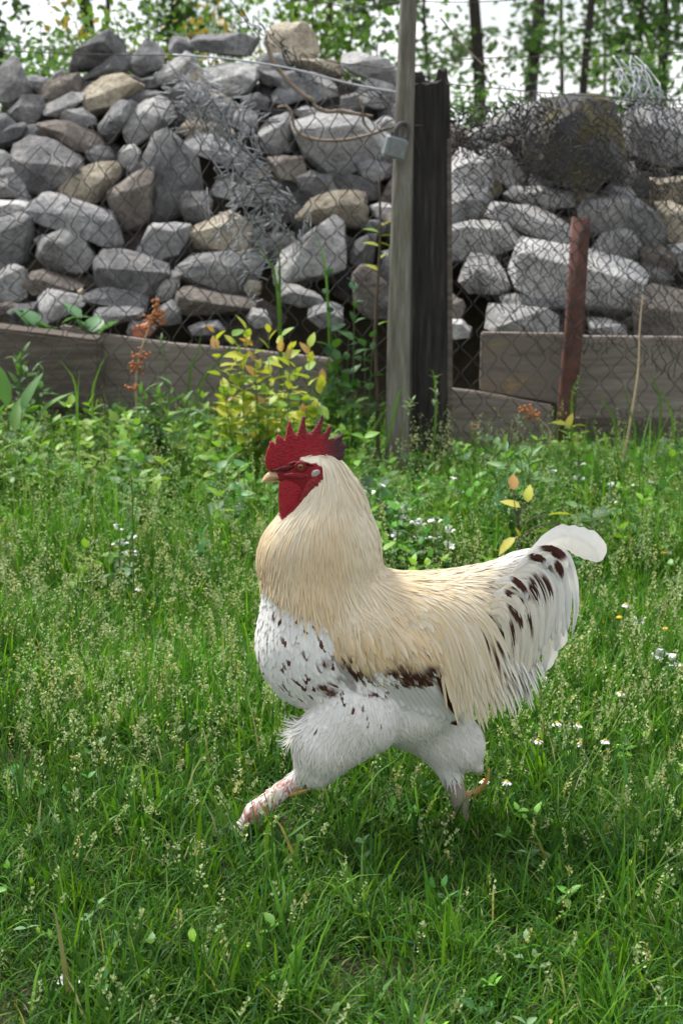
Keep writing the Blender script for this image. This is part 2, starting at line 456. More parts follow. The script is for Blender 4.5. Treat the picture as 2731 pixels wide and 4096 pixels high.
# ------------------------------------------------------------------ rubble pile
# outlines read off the photograph: (tone, points) in the pixel frame of a crop (origin, scale)
S7, SG = 700 / 1568, 1031 / 1568
ROCKS = [
 ((0, 0, S7), [
  ('l', [(60,610),(100,560),(150,555),(190,640),(250,740),(310,850),(200,900),(100,960),(40,985),(-60,900),(-60,720)]),
  ('d', [(150,930),(210,870),(300,860),(370,870),(390,960),(340,1060),(260,1110),(140,1090),(60,1050),(60,990)]),
  ('g', [(260,700),(330,690),(420,710),(450,760),(400,830),(330,860),(280,780)]),
  ('l', [(460,720),(500,650),(560,610),(600,660),(560,720)]),
  ('b', [(360,860),(420,740),(540,690),(680,680),(750,730),(760,790),(690,850),(640,870),(400,900)]),
  ('t', [(400,900),(440,830),(500,730),(560,720),(610,780),(650,850),(560,890),(440,910)]),
  ('d', [(570,650),(590,580),(700,460),(800,380),(940,290),(1010,290),(1090,370),(1160,460),(1100,520),(900,600),(780,620),(640,665)]),
  ('d', [(770,720),(880,610),(1010,520),(1130,500),(1170,560),(1160,640),(1080,670),(920,690),(800,740)]),
  ('g', [(1160,540),(1250,450),(1320,370),(1400,370),(1470,420),(1490,470),(1420,600),(1330,690),(1250,650),(1180,600)]),
  ('t', [(680,890),(760,830),(860,760),(920,700),(1080,680),(1220,670),(1270,720),(1230,800),(1080,860),(1000,940),(880,1020),(760,990),(690,940)]),
  ('l', [(400,940),(520,920),(640,850),(720,850),(700,900),(640,970),(560,1040),(450,1060),(400,1010)]),
  ('g', [(540,1060),(600,980),(740,980),(880,1060),(860,1130),(720,1160),(600,1120)]),
  ('g', [(900,1110),(960,990),(1050,920),(1170,930),(1250,960),(1160,1040),(1080,1160),(1020,1240),(960,1290),(910,1220)]),
  ('l', [(1110,1180),(1150,1080),(1230,980),(1320,920),(1420,900),(1510,940),(1530,1020),(1440,1140),(1320,1220),(1200,1290),(1130,1250)]),
  ('d', [(1080,880),(1180,820),(1280,810),(1390,780),(1420,840),(1330,910),(1250,950),(1140,920)]),
  ('d', [(120,1290),(300,1270),(460,1290),(640,1350),(710,1420),(715,1500),(640,1600),(520,1700),(350,1760),(260,1720),(190,1560),(130,1420)]),
  ('b', [(400,1100),(480,1060),(640,1110),(780,1160),(880,1210),(930,1300),(780,1340),(640,1300),(480,1250),(420,1190)]),
  ('g', [(210,1150),(320,1090),(420,1090),(430,1180),(440,1250),(330,1270),(230,1250)]),
  ('d', [(-40,1190),(100,1120),(200,1090),(240,1130),(200,1220),(100,1290),(-40,1300)]),
  ('g', [(770,1370),(880,1300),(1000,1320),(1040,1380),(960,1460),(860,1480),(800,1430)]),
  ('l', [(1060,1370),(1110,1290),(1190,1300),(1250,1360),(1230,1460),(1150,1500),(1080,1470)]),
  ('w', [(-60,1320),(60,1330),(110,1420),(140,1540),(60,1568),(-60,1500)]),
  ('g', [(-60,1040),(60,1030),(140,1090),(100,1150),(-60,1180)]),
  ('d', [(1260,700),(1380,690),(1390,770),(1250,800)]),
  ('d', [(1150,1500),(1240,1430),(1330,1500),(1330,1620),(1240,1680),(1160,1600)]),
 ]),
 ((550, 0, S7), [
  ('g', [(270,400),(310,330),(370,320),(450,370),(510,420),(460,470),(330,500),(270,480)]),
  ('l', [(150,720),(200,620),(290,530),(420,480),(500,470),(560,560),(560,650),(520,700),(330,760),(170,760)]),
  ('t', [(410,740),(480,650),(560,640),(640,720),(620,800),(500,850),(430,830)]),
  ('g', [(210,860),(250,800),(330,790),(410,760),(440,840),(420,900),(300,950),(220,930)]),
  ('g', [(550,380),(600,330),(700,340),(820,330),(940,290),(1060,300),(1140,330),(1080,400),(1000,490),(880,490),(740,450),(620,450)]),
  ('l', [(560,640),(700,590),(860,560),(930,530),(1030,600),(1050,680),(980,800),(860,850),(700,800),(560,760)]),
  ('d', [(1060,600),(1150,560),(1250,620),(1300,680),(1200,760),(1100,720)]),
  ('t', [(440,880),(540,800),(680,800),(800,830),(840,900),(700,920),(540,920)]),
  ('g', [(560,960),(680,900),(820,890),(900,960),(860,1060),(720,1100),(600,1050)]),
  ('t', [(340,1180),(370,1090),(480,1050),(620,1090),(780,1140),(800,1190),(650,1210),(500,1210),(400,1200)]),
  ('d', [(290,1010),(330,930),(450,940),(520,990),(460,1040),(350,1080)]),
  ('g', [(110,1430),(170,1250),(310,1165),(425,1260),(520,1430),(540,1720),(380,1860),(220,1950),(130,1970),(120,1700)]),
  ('g', [(440,1240),(560,1210),(720,1220),(880,1320),(960,1400),(860,1480),(700,1400),(540,1320)]),
  ('d', [(1090,1160),(1200,1080),(1330,1030),(1390,1130),(1390,1280),(1280,1380),(1180,1340),(1120,1260)]),
  ('g', [(860,1000),(960,960),(1060,1040),(1060,1150),(960,1200),(870,1120)]),
  ('d', [(960,860),(1080,830),(1180,900),(1140,980),(1000,980)]),
 ]),
 ((1000, 100, S7), [
  ('t', [(180,100),(240,20),(330,-20),(480,0),(560,50),(600,130),(590,230),(520,290),(420,280),(330,250),(240,200)]),
  ('w', [(760,290),(850,270),(960,260),(1090,290),(1200,320),(1270,380),(1300,480),(1240,540),(1080,440),(960,440),(820,360)]),
  ('l', [(60,290),(120,260),(260,265),(380,300),(400,370),(300,400),(160,370),(80,350)]),
  ('t', [(380,320),(540,310),(760,290),(830,400),(760,470),(600,450),(440,400)]),
  ('g', [(150,470),(280,400),(460,420),(680,470),(830,560),(800,650),(600,680),(420,600),(220,560)]),
  ('g', [(160,620),(260,550),(450,540),(560,600),(520,680),(300,700),(180,680)]),
  ('l', [(980,600),(1080,500),(1200,480),(1300,520),(1320,600),(1290,720),(1150,730),(1020,690)]),
  ('d', [(820,650),(960,610),(1020,690),(1000,760),(900,790),(780,760)]),
  ('w', [(400,900),(430,840),(640,820),(860,820),(1000,870),(1100,960),(1190,1020),(1130,1140),(960,1180),(900,1320),(780,1330),(540,1290),(480,1160),(420,1000)]),
  ('g', [(60,950),(200,860),(330,800),(380,860),(400,980),(350,1060),(400,1160),(240,1170),(140,1040)]),
  ('g', [(380,770),(500,740),(640,750),(660,820),(520,850),(400,840)]),
  ('l', [(1120,860),(1200,800),(1290,830),(1300,910),(1220,960),(1130,930)]),
  ('b', [(190,1200),(320,1170),(450,1180),(480,1280),(500,1350),(420,1400),(240,1360)]),
  ('d', [(420,1380),(560,1330),(700,1360),(750,1450),(700,1530),(560,1530),(440,1480)]),
  ('g', [(960,1200),(1100,1220),(1240,1260),(1250,1400),(1130,1420),(1000,1370),(940,1280)]),
  ('d', [(740,1350),(860,1340),(1000,1380),(1120,1440),(1100,1540),(960,1560),(800,1490)]),
 ]),
 ((0, 600, S7), [
  ('l', [(-60,240),(70,260),(140,330),(180,380),(100,400),(-60,420)]),
  ('g', [(40,110),(130,90),(190,180),(230,330),(280,440),(200,440),(100,280)]),
  ('w', [(-60,470),(120,460),(270,490),(260,550),(120,570),(-60,600)]),
  ('t', [(470,390),(560,290),(700,210),(860,130),(1010,75),(1080,110),(1030,250),(960,360),(860,440),(640,440),(500,420)]),
  ('b', [(960,380),(1060,300),(1140,240),(1260,190),(1350,200),(1340,420),(1330,600),(1200,690),(1100,680),(1040,540)]),
  ('g', [(320,560),(420,430),(500,410),(620,490),(720,540),(940,570),(1060,600),(1100,780),(1000,860),(860,790),(700,740),(560,700),(400,660),(320,620)]),
  ('g', [(-60,680),(60,620),(150,590),(250,570),(330,640),(340,800),(260,960),(180,1060),(60,1020),(-60,940)]),
  ('l', [(340,970),(380,850),(450,740),(560,700),(640,760),(740,860),(830,970),(800,1080),(680,1080),(560,1060),(400,1070)]),
  ('l', [(320,800),(380,760),(440,760),(400,870),(360,890)]),
  ('d', [(800,1080),(860,970),(960,920),(1100,930),(1280,970),(1450,1030),(1470,1080),(1400,1210),(1330,1290),(1180,1270),(1000,1240),(840,1210)]),
  ('b', [(210,1110),(300,1050),(380,1090),(520,1140),(640,1180),(720,1240),(660,1290),(480,1270),(300,1260),(230,1200)]),
  ('l', [(-60,1060),(100,1030),(220,1070),(240,1180),(240,1290),(180,1330),(60,1350),(-60,1290)]),
  ('w', [(310,1440),(370,1330),(430,1270),(520,1280),(620,1300),(740,1330),(720,1400),(580,1470),(480,1520),(330,1520)]),
  ('g', [(800,1300),(860,1240),(1000,1250),(1200,1290),(1330,1320),(1350,1390),(1300,1420),(1100,1400),(880,1430),(820,1380)]),
  ('g', [(820,1450),(940,1420),(1150,1410),(1290,1400),(1310,1460),(1260,1500),(1060,1540),(860,1560)]),
  ('l', [(1400,1270),(1440,1150),(1500,1090),(1640,1100),(1560,1250),(1480,1300)]),
  ('d', [(60,1480),(180,1400),(320,1380),(290,1500),(200,1560),(80,1560)]),
  ('g', [(1140,1560),(1200,1520),(1330,1530),(1400,1600),(1300,1660),(1160,1640)]),
  ('b', [(-40,1400),(80,1370),(200,1390),(120,1480),(-40,1500)]),
  ('t', [(690,1260),(740,1240),(780,1270),(760,1310),(700,1310)]),
 ]),
 ((550, 600, S7), [
  ('t', [(480,760),(560,680),(680,580),(800,560),(900,600),(970,680),(960,900),(820,900),(640,880),(520,860)]),
  ('g', [(20,790),(70,680),(140,640),(330,680),(500,710),(520,860),(340,890),(300,980),(120,980),(40,920)]),
  ('g', [(330,1180),(400,1030),(480,930),(600,920),(760,920),(940,950),(1100,1000),(1100,1100),(960,1270),(820,1240),(640,1110),(480,1120),(400,1190)]),
  ('b', [(390,1400),(400,1280),(440,1210),(560,1230),(760,1290),(1000,1350),(990,1420),(880,1470),(640,1440),(480,1450)]),
  ('g', [(620,380),(700,260),(860,290),(1000,320),(1040,400),(900,440),(760,430)]),
  ('d', [(400,500),(460,400),(600,390),(700,480),(640,600),(560,660),(440,600)]),
  ('l', [(170,1310),(190,1200),(240,1090),(330,1110),(360,1170),(300,1290),(200,1340)]),
  ('t', [(960,1240),(1000,1160),(1100,1180),(1120,1300),(1000,1310)]),
  ('g', [(480,1580),(560,1530),(700,1540),(760,1600),(640,1650),(500,1640)]),
  ('l', [(960,1500),(1040,1420),(1140,1440),(1180,1540),(1050,1580)]),
  ('g', [(180,1420),(300,1360),(380,1420),(380,1540),(260,1560),(170,1520)]),
 ]),
 ((1000, 700, S7), [
  ('t', [(440,350),(480,260),(560,200),(760,160),(900,150),(970,190),(1000,310),(980,450),(860,470),(640,400),(500,390)]),
  ('l', [(280,830),(350,690),(480,580),(600,490),(720,430),(820,470),(900,540),(880,620),(800,720),(740,780),(620,820),(580,900),(440,970),(330,950),(280,900)]),
  ('w', [(1090,290),(1160,250),(1300,260),(1300,380),(1160,400),(1110,360)]),
  ('d', [(1040,380),(1150,410),(1240,480),(1220,560),(1100,520),(1020,470)]),
  ('d', [(940,600),(1040,500),(1130,550),(1140,700),(1080,830),(960,830),(880,750)]),
  ('l', [(1180,690),(1240,680),(1290,800),(1190,810)]),
  ('b', [(870,860),(1020,830),(1230,980),(1260,1240),(1050,1240),(900,1100)]),
  ('g', [(280,980),(440,1010),(620,1060),(640,1150),(440,1180),(290,1110)]),
  ('g', [(560,1200),(720,1140),(860,1200),(840,1320),(660,1350)]),
 ]),
 ((1700, 500, SG), [
  ('w', [(165,120),(200,150),(280,180),(350,220),(390,280),(390,350),(320,390),(200,380),(120,340),(120,200)]),
  ('w', [(360,180),(420,110),(500,140),(540,200),(590,300),(570,370),(520,380),(440,300),(380,260)]),
  ('t', [(180,80),(230,70),(270,100),(260,130),(190,120)]),
  ('g', [(280,110),(330,90),(390,110),(370,150),(300,150)]),
  ('g', [(120,420),(180,380),(280,390),(370,400),(400,470),(390,570),(300,600),(120,610)]),
  ('g', [(640,350),(660,300),(780,320),(790,350),(760,370),(680,370)]),
  ('w', [(520,420),(560,385),(700,380),(850,390),(880,430),(850,480),(740,500),(640,460),(560,470)]),
  ('t', [(850,400),(960,400),(1030,430),(1020,460),(920,470),(870,450)]),
  ('w', [(415,560),(420,450),(500,480),(600,510),(700,520),(780,570),(880,600),(890,650),(880,760),(800,720),(720,680),(600,600),(500,580)]),
  ('l', [(120,640),(300,600),(480,580),(550,600),(560,680),(500,750),(380,780),(280,800),(180,820),(120,760)]),
  ('l', [(215,950),(230,850),(290,800),(400,820),(470,870),(470,950),(400,1000),(280,1000)]),
  ('w', [(530,880),(560,770),(630,720),(760,750),(880,780),(1000,800),(1200,840),(1270,920),(1290,1090),(1250,1210),(1180,1190),(1080,1120),(960,1060),(860,1020),(720,960),(600,930)]),
  ('l', [(1030,760),(1070,660),(1150,620),(1240,640),(1300,720),(1300,810),(1200,830),(1080,800)]),
  ('g', [(890,560),(1000,480),(1120,450),(1240,460),(1350,520),(1420,640),(1430,720),(1320,720),(1240,640),(1150,610),(1060,640),(980,660)]),
  ('l', [(950,320),(1000,290),(1060,290),(1085,340),(1060,390),(1000,380)]),
  ('l', [(1030,400),(1110,370),(1230,390),(1240,420),(1100,440),(1050,430)]),
  ('l', [(380,1150),(420,1100),(520,1110),(700,1120),(860,1150),(880,1230),(800,1250),(620,1220),(480,1230),(360,1220)]),
  ('l', [(980,1170),(1100,1190),(1200,1210),(1240,1270),(1100,1290),(980,1250)]),
  ('w', [(140,1180),(220,1190),(280,1240),(260,1290),(150,1290)]),
  ('d', [(1280,860),(1430,880),(1500,940),(1400,960),(1300,960)]),
  ('b', [(1300,740),(1440,740),(1520,820),(1480,900),(1340,880)]),
  ('t', [(1400,480),(1500,460),(1640,540),(1640,700),(1440,700),(1430,580)]),
  ('b', [(1290,1060),(1400,1000),(1640,1020),(1640,1280),(1300,1280)]),
  ('w', [(1345,990),(1390,965),(1420,1000),(1400,1035),(1355,1030)]),
  ('g', [(1480,730),(1640,720),(1640,900),(1540,880)]),
  ('g', [(480,1030),(640,1010),(820,1060),(860,1110),(640,1110),(500,1090)]),
 ]),
 ((1700, 250, SG), [
  ('g', [(1230,300),(1350,240),(1500,300),(1640,350),(1640,560),(1400,600),(1260,560)]),
  ('l', [(300,420),(420,330),(560,260),(680,250),(640,390),(560,430),(420,420)]),
  ('d', [(1090,640),(1250,610),(1270,720),(1200,760),(1100,750)]),
  ('t', [(1370,700),(1640,660),(1640,850),(1400,860)]),
 ]),
]
BOULDER = ((1700, 250, SG), [(560,480),(600,420),(660,300),(760,200),(860,170),(1000,150),(1100,170),(1180,230),(1210,350),(1220,500),(1240,620),(1200,680),(1080,690),(1000,740),(900,770),(800,720),(700,690),(600,660),(575,560)])

def pile_Y(py):
    return 5.62 + max(0.0, (1300 - py)) / 1200 * 1.25

def rock_bm(ring, depth, seed, rough=0.012):
    """ring: world points of the outline (constant Y). Faceted stone: hull of the outline and of smaller rings in front and behind"""
    r = np.random.default_rng(seed)
    ring = np.asarray([list(p) for p in ring])
    c = ring.mean(0)
    ext = ring.max(0) - ring.min(0)
    pts = [c + (p - c) * r.uniform(0.93, 1.0) + [0, r.uniform(-.34, .2) * depth, 0] for p in ring]
    k = r.integers(4, 7)
    idx = np.sort(r.choice(len(ring), min(k, len(ring)), replace=False))
    s = r.uniform(0.72, 0.95)
    drop = ext[2] * r.uniform(0.08, 0.34)
    zmin = ring[:, 2].min() + .04 * ext[2]
    skew = ext[0] * r.uniform(-.10, .10)
    dd = depth * r.uniform(.42, .62)
    tl = r.uniform(-.25, .25)
    for i in idx:
        q = c + (ring[i] - c) * s * r.uniform(.9, 1.06)
        q[2] = max(zmin, q[2] - drop * (0.35 + 0.65 * (q[2] > c[2])))
        q[0] += skew
        q[1] -= dd * (1 + tl * (q[0] - c[0]) / (ext[0] * .5) - .25 * (q[2] < c[2]))
        pts.append(q)
    for i in range(0, len(ring), 2):
        pts.append(c + (ring[i] - c) * r.uniform(.6, .85) + [0, depth * r.uniform(.45, .7), 0])
    pts = np.array(pts)
    for _ in range(r.integers(3, 6)):                       # broken-off corners: flat facets
        nrm = np.array([r.normal(0, 1), -abs(r.normal(0, .7)) + .1, r.normal(.25, .9)])
        nrm /= np.linalg.norm(nrm)
        dts = (pts - c) @ nrm
        lim = dts.max() * r.uniform(.68, .88)
        pts = pts - np.clip(dts - lim, 0, None)[:, None] * nrm
    bm = bmesh.new()
    for p in pts:
        bm.verts.new(p)
    h = bmesh.ops.convex_hull(bm, input=bm.verts)
    bmesh.ops.delete(bm, geom=list({g for g in h['geom_interior'] + h['geom_unused'] if isinstance(g, bmesh.types.BMVert)}), context='VERTS')
    bmesh.ops.dissolve_limit(bm, angle_limit=R(9), verts=bm.verts, edges=bm.edges)
    sz = min(ext[0], ext[2])
    bmesh.ops.bevel(bm, geom=list(bm.edges), offset=sz * 0.016, segments=1, profile=0.5, affect='EDGES', clamp_overlap=True)
    bmesh.ops.triangulate(bm, faces=bm.faces)
    long_e = [e for e in bm.edges if e.calc_length() > 0.055]
    bmesh.ops.subdivide_edges(bm, edges=long_e, cuts=2, use_grid_fill=False)
    bmesh.ops.triangulate(bm, faces=bm.faces)
    bm.normal_update()
    o = Vector(r.uniform(-50, 50, 3))
    for v in bm.verts:
        q = v.co * 9 + o
        d = mnoise.noise(q) * 0.22 + mnoise.noise(q * 2.7) * 0.3 + mnoise.noise(q * 7) * 0.38
        v.co += v.normal * d * rough
    return bm, c

def bm_mesh(name, bm, c, sharp=24):
    bmesh.ops.translate(bm, verts=bm.verts, vec=-Vector(c))
    bmesh.ops.recalc_face_normals(bm, faces=bm.faces)
    me = bpy.data.meshes.new(name)
    bm.to_mesh(me)
    bm.free()
    me.polygons.foreach_set('use_smooth', np.ones(len(me.polygons), bool))
    if sharp:
        me.set_sharp_from_angle(angle=R(sharp))
    return me

pile = thing('stone_pile', 'long heap of rough grey and tan quarry stones behind the wire fence', 'stone pile', (0, 6.2, 0))
seed = 100
def put_stone(ring, depth, tone, rough=0.016):
    global seed
    seed += 1
    bm, c = rock_bm(ring, depth, seed, rough)
    me = bm_mesh('stone', bm, c)
    o = link('stone', me, M['stone_' + tone], pile)
    o.location = Vector(c) - pile.location
    return o

for (ox, oy, s), lst in ROCKS:
    for tone, pts in lst:
        px = [(ox + x * s, oy + y * s) for x, y in pts]
        pyc = sum(p[1] for p in px) / len(px)
        Y = pile_Y(pyc)
        cxp, cyp = sum(p[0] for p in px) / len(px), pyc
        ring = [P(cxp + (x - cxp) * 1.28, cyp + (y - cyp) * 1.28, Y) for x, y in px]
        ext = np.ptp(np.array([list(p) for p in ring]), axis=0)
        put_stone(ring, 0.45 * min(ext[0], ext[2]) + 0.32 * max(ext[0], ext[2]), tone)
# stones further in, seen through the gaps, and those of the flanks and crown out of the picture
tones = 'gddbdbgd'  # mostly dark tones: crevice shade put into the stone colour
def blob_ring(cx, cy, cz, w, h, r):
    k = r.integers(7, 10)
    a = np.sort(r.uniform(0, 2 * np.pi, k) * 0.25 + np.arange(k) * 2 * np.pi / k)
    t = r.uniform(-.5, .5)
    q = []
    for x in a:
        u, v = w * math.cos(x) * r.uniform(.8, 1.1), h * math.sin(x) * r.uniform(.8, 1.1)
        q.append((cx + u * math.cos(t) - v * math.sin(t), cy, cz + u * math.sin(t) + v * math.cos(t)))
    return q
for i in range(95):
    px, py = rng.uniform(-60, 2790), rng.uniform(330, 1330)
    if 1560 < px < 1830:
        continue
    if px > 1800 and py < 560:
        continue
    Yb = pile_Y(py) + rng.uniform(0.2, 0.3)
    c = P(px, py, Yb)
    w = rng.uniform(.10, .18)
    put_stone(blob_ring(c.x, Yb, c.z, w, w * rng.uniform(.6, .9), rng), w * 1.3, tones[rng.integers(8)])
for px, py in [(1600, 430), (1690, 520), (1740, 640), (1600, 760), (1700, 800), (1620, 900), (1720, 980), (1600, 1050), (1690, 1120), (1740, 1230), (1610, 1200), (1780, 560), (1560, 640)]:
    Yb = pile_Y(py) + 0.05
    c = P(px, py, Yb)
    put_stone(blob_ring(c.x, Yb, c.z, .12, .10, rng), .2, tones[rng.integers(8)])
for i in range(60):
    sd = -1 if i % 2 else 1
    z = rng.uniform(0.1, 1.25)
    x = sd * rng.uniform(1.6, 2.6)
    Yb = 5.76 + z * 0.72
    w = rng.uniform(.12, .22)
    put_stone(blob_ring(x, Yb, z, w, w * .75, rng), w * 1.5, tones[rng.integers(8)])
# heap body: rubble and earth, dark colour standing in for shade between stones
hx, hs = np.linspace(-3.2, 3.2, 60), np.linspace(0, 1, 34)
V = []
for x in hx:
    pxc = CX + x / 6.4 * FPX
    top = np.interp(pxc, [-2000, 0, 250, 450, 900, 1150, 1400, 1560, 1700, 1900, 2150, 2300, 2500, 2731, 4500], [560, 330, 330, 190, 190, 200, 260, 330, 480, 560, 420, 400, 520, 560, 640])
    ztop = P(pxc, top + 70, 6.7).z
    for s in hs:
        if s < 0.5:
            k = s / 0.5
            y, z = 5.82 + k * 1.0, ztop * k
        else:
            k = (s - .5) / .5
            y, z = 6.82 + 1.3 * k, ztop * (1 - k) ** 1.1
        V.append((x, y + 0.05 * mnoise.noise(Vector((x * 4, y * 4, z * 4))), z + 0.05 * mnoise.noise(Vector((x * 5, y * 5, 3))) - 0.02))
nh = len(hs)
Q = [(i * nh + j, (i + 1) * nh + j, (i + 1) * nh + j + 1, i * nh + j + 1) for i in range(len(hx) - 1) for j in range(nh - 1)]
o = part('rubble_core', npmesh('rubble_core', V, None, Q), M['soil'], pile)

(ox, oy, s), pts = BOULDER
px = [(ox + x * s, oy + y * s) for x, y in pts]
bm, c = rock_bm([P(x, y, 6.15) for x, y in px], 0.5, 9, 0.02)
o = link('mossy_boulder', bm_mesh('mossy_boulder', bm, c), M['moss'], loc=c)
tag(o, 'large dark mossy boulder on top of the pale stones behind the tangled netting', 'boulder')

# ------------------------------------------------------------------ posts, planks, iron
def prism(name, px, Y, thick, mat, label=None, cat=None, bev=0.006, parent=None, jig=0.0, cuts=0):
    ring = [P(x, y, Y) for x, y in px]
    bm = bmesh.new()
    a = [bm.verts.new(p) for p in ring]
    b = [bm.verts.new(p + Vector((0, thick, 0))) for p in ring]
    k = len(a)
    bm.faces.new(a)
    bm.faces.new(b[::-1])
    for i in range(k):
        bm.faces.new((a[(i + 1) % k], a[i], b[i], b[(i + 1) % k]))
    bmesh.ops.recalc_face_normals(bm, faces=bm.faces)
    bmesh.ops.bevel(bm, geom=list(bm.edges), offset=bev, segments=2, affect='EDGES', clamp_overlap=True)
    if cuts:
        bmesh.ops.triangulate(bm, faces=bm.faces)
        for _ in range(cuts):
            bmesh.ops.subdivide_edges(bm, edges=[e for e in bm.edges if e.calc_length() > 0.05], cuts=1)
            bmesh.ops.triangulate(bm, faces=bm.faces)
        bm.normal_update()
        for v in bm.verts:
            v.co += v.normal * jig * (mnoise.noise(Vector((v.co.x * 4, v.co.y * 12, v.co.z * 30))) + .5 * mnoise.noise(v.co * 40))
    c = sum(ring, Vector()) / k
    me = bm_mesh(name, bm, c, 35)
    o = link(name, me, mat, parent, c if parent is None else None)
    if parent is not None:
        o.location = Vector(c) - parent.location
    if label:
        tag(o, label, cat)
    return o

prism('timber_beam', [(-620, 1258), (-60, 1306), (395, 1362), (402, 1480), (396, 1640), (-620, 1640)], 5.30, 0.13, M['plank_dark'], 'dark brown squared timber beam lying at the foot of the stones, cut end showing', 'beam', 0.01, jig=0.004, cuts=3)
prism('plank', [(240, 1300), (420, 1338), (700, 1378), (1000, 1400), (1330, 1440), (1330, 1800), (240, 1800)], 5.46, 0.045, M['plank'], 'weathered grey plank on edge between the dark beam and the wooden pole', 'plank', 0.006, jig=0.004, cuts=3)
prism('plank', [(1925, 1330), (2320, 1338), (2320, 1640), (2200, 1610), (1920, 1565)], 5.36, 0.04, M['plank_ochre'], 'short grey board with ochre stain beside the rust red iron post', 'plank', 0.005, jig=0.003, cuts=3)
prism('plank', [(2290, 1345), (2870, 1352), (2870, 1685), (2290, 1680)], 5.42, 0.04, M['plank'], 'long grey board with a dark knot hole right of the rust red iron post', 'plank', 0.005, jig=0.003, cuts=3)
prism('plank', [(1760, 1550), (1920, 1570), (2210, 1625), (2240, 1830), (1760, 1830)], 5.26, 0.035, M['plank'], 'pale low board leaning beside the foot of the dark timber post', 'plank', 0.005, jig=0.003, cuts=3)
prism('plank', [(2280, 1675), (2870, 1682), (2870, 1830), (2280, 1830)], 5.37, 0.05, M['plank_dark'], 'dark brown board half hidden by grass under the long grey board', 'plank', 0.005, jig=0.003, cuts=3)
prism('brick', [(528, 1310), (590, 1300), (600, 1345), (530, 1360)], 5.52, 0.11, M['brick'], 'broken orange brick lying on the weathered grey plank', 'brick', 0.006, jig=0.003, cuts=1)

# iron angle post
ip = thing('iron_post', 'leaning rust red angle iron post in front of the grey boards', 'post', G(2270, 1850))
ax = [P(2327, 870, 5.22), P(2300, 1300, 5.22), P(2268, 1640, 5.22), P(2255, 1850, 5.22)]
def angle_iron(pts, w, t, side):
    V, Q = [], []
    for i, p in enumerate(pts):
        if side:
            prof = [(-w / 2, 0), (w / 2, 0), (w / 2, t), (-w / 2, t)]
        else:
            prof = [(-w / 2 - .0005, t), (-w / 2 + t, t), (-w / 2 + t, w * .9), (-w / 2 - .0005, w * .9)]
        for a, b in prof:
            V.append((p.x + a, p.y + b, p.z))
    for i in range(len(pts) - 1):
        for j in range(4):
            k = (j + 1) % 4
            Q.append((i * 4 + j, i * 4 + k, i * 4 + 4 + k, i * 4 + 4 + j))
    Q += [(3, 2, 1, 0), tuple((len(pts) - 1) * 4 + j for j in range(4))]
    return npmesh('flange', V, None, Q, smooth=False)
part('flange', angle_iron(ax, 0.057, 0.007, 1), M['rust'], ip)
part('flange', angle_iron(ax, 0.057, 0.007, 0), M['rust'], ip)

# round weathered pole
def pole_mesh(name, axis, widths, sq, seed_, sides=20, rings=46, kd=1.0, rough=.06):
    A = smooth_line(axis, rings)
    W = np.interp(np.linspace(0, 1, rings), np.linspace(0, 1, len(widths)), widths)
    V, Q = [], []
    for i in range(rings):
        for j in range(sides):
            a = 2 * math.pi * j / sides
            c, s = math.cos(a), math.sin(a)
            r = 1 / ((abs(c) ** sq + abs(s) ** sq) ** (1 / sq))
            r *= 1 + rough * mnoise.noise(Vector((c * 2.5 + seed_, s * 2.5, A[i][2] * 1.3))) + rough * .5 * mnoise.noise(Vector((c * 7 + seed_, s * 7, A[i][2] * 3)))
            V.append((A[i][0] + c * r * W[i] / 2, A[i][1] + s * r * W[i] / 2 * kd, A[i][2] + (0.02 * mnoise.noise(Vector((c * 3, s * 3, seed_))) if i == rings - 1 else 0)))
    for i in range(rings - 1):
        for j in range(sides):
            k = (j + 1) % sides
            Q.append((i * sides + j, i * sides + k, (i + 1) * sides + k, (i + 1) * sides + j))
    n = len(V)
    V.append(tuple(A[-1] + np.array([0, 0, .006])))
    V.append(tuple(A[0]))
    T = [((rings - 1) * sides + j, (rings - 1) * sides + (j + 1) % sides, n) for j in range(sides)]
    T += [((j + 1) % sides, j, n + 1) for j in range(sides)]
    me = npmesh(name, V, T, Q)
    me.set_sharp_from_angle(angle=R(40))
    return me
b0 = G(1582, 1960)
YP = b0.y
o = link('wooden_pole', pole_mesh('wooden_pole', [(b0.x, YP, -0.1), P(1588, 1700, YP), P(1597, 1200, YP), P(1612, 600, YP), P(1634, 0, YP), P(1640, -180, YP)], [.076, .074, .070, .061, .050, .046], 3.2, 4.0), M['pole'])
o['label'] = 'tall slim grey weathered wooden pole standing before the dark timber post'
o['category'] = 'pole'
b1 = G(1712, 1940)
YT = b1.y + 0.06
tp = thing('timber_post', 'thick black tarred timber post with splintered top beside the grey pole', 'post', (b1.x, YT, 0))
part('post_shaft', pole_mesh('post_shaft', [(b1.x, YT, -.1), P(1712, 1700, YT), P(1716, 1200, YT), P(1720, 700, YT), P(1722, 335, YT)], [.125, .127, .127, .125, .118], 7.0, 9.0, 24, 46, 0.8, .05), M['timber_dark'], tp)
part('splinter', pole_mesh('splinter', [P(1765, 420, YT + .01), P(1766, 340, YT + .01), P(1768, 285, YT + .01)], [.05, .046, .03], 4, 2., 10, 8), M['timber_dark'], tp)
part('splinter', pole_mesh('splinter', [P(1678, 400, YT + .01), P(1676, 320, YT + .01), P(1672, 296, YT + .01)], [.045, .04, .028], 4, 5., 10, 8), M['timber_dark'], tp)
part('edge_strip', pole_mesh('edge_strip', [P(1797, 1850, YT - .04), P(1798, 1200, YT - .04), P(1795, 560, YT - .04)], [.018, .018, .016], 4, 7., 8, 30), M['plank_dark'], tp)

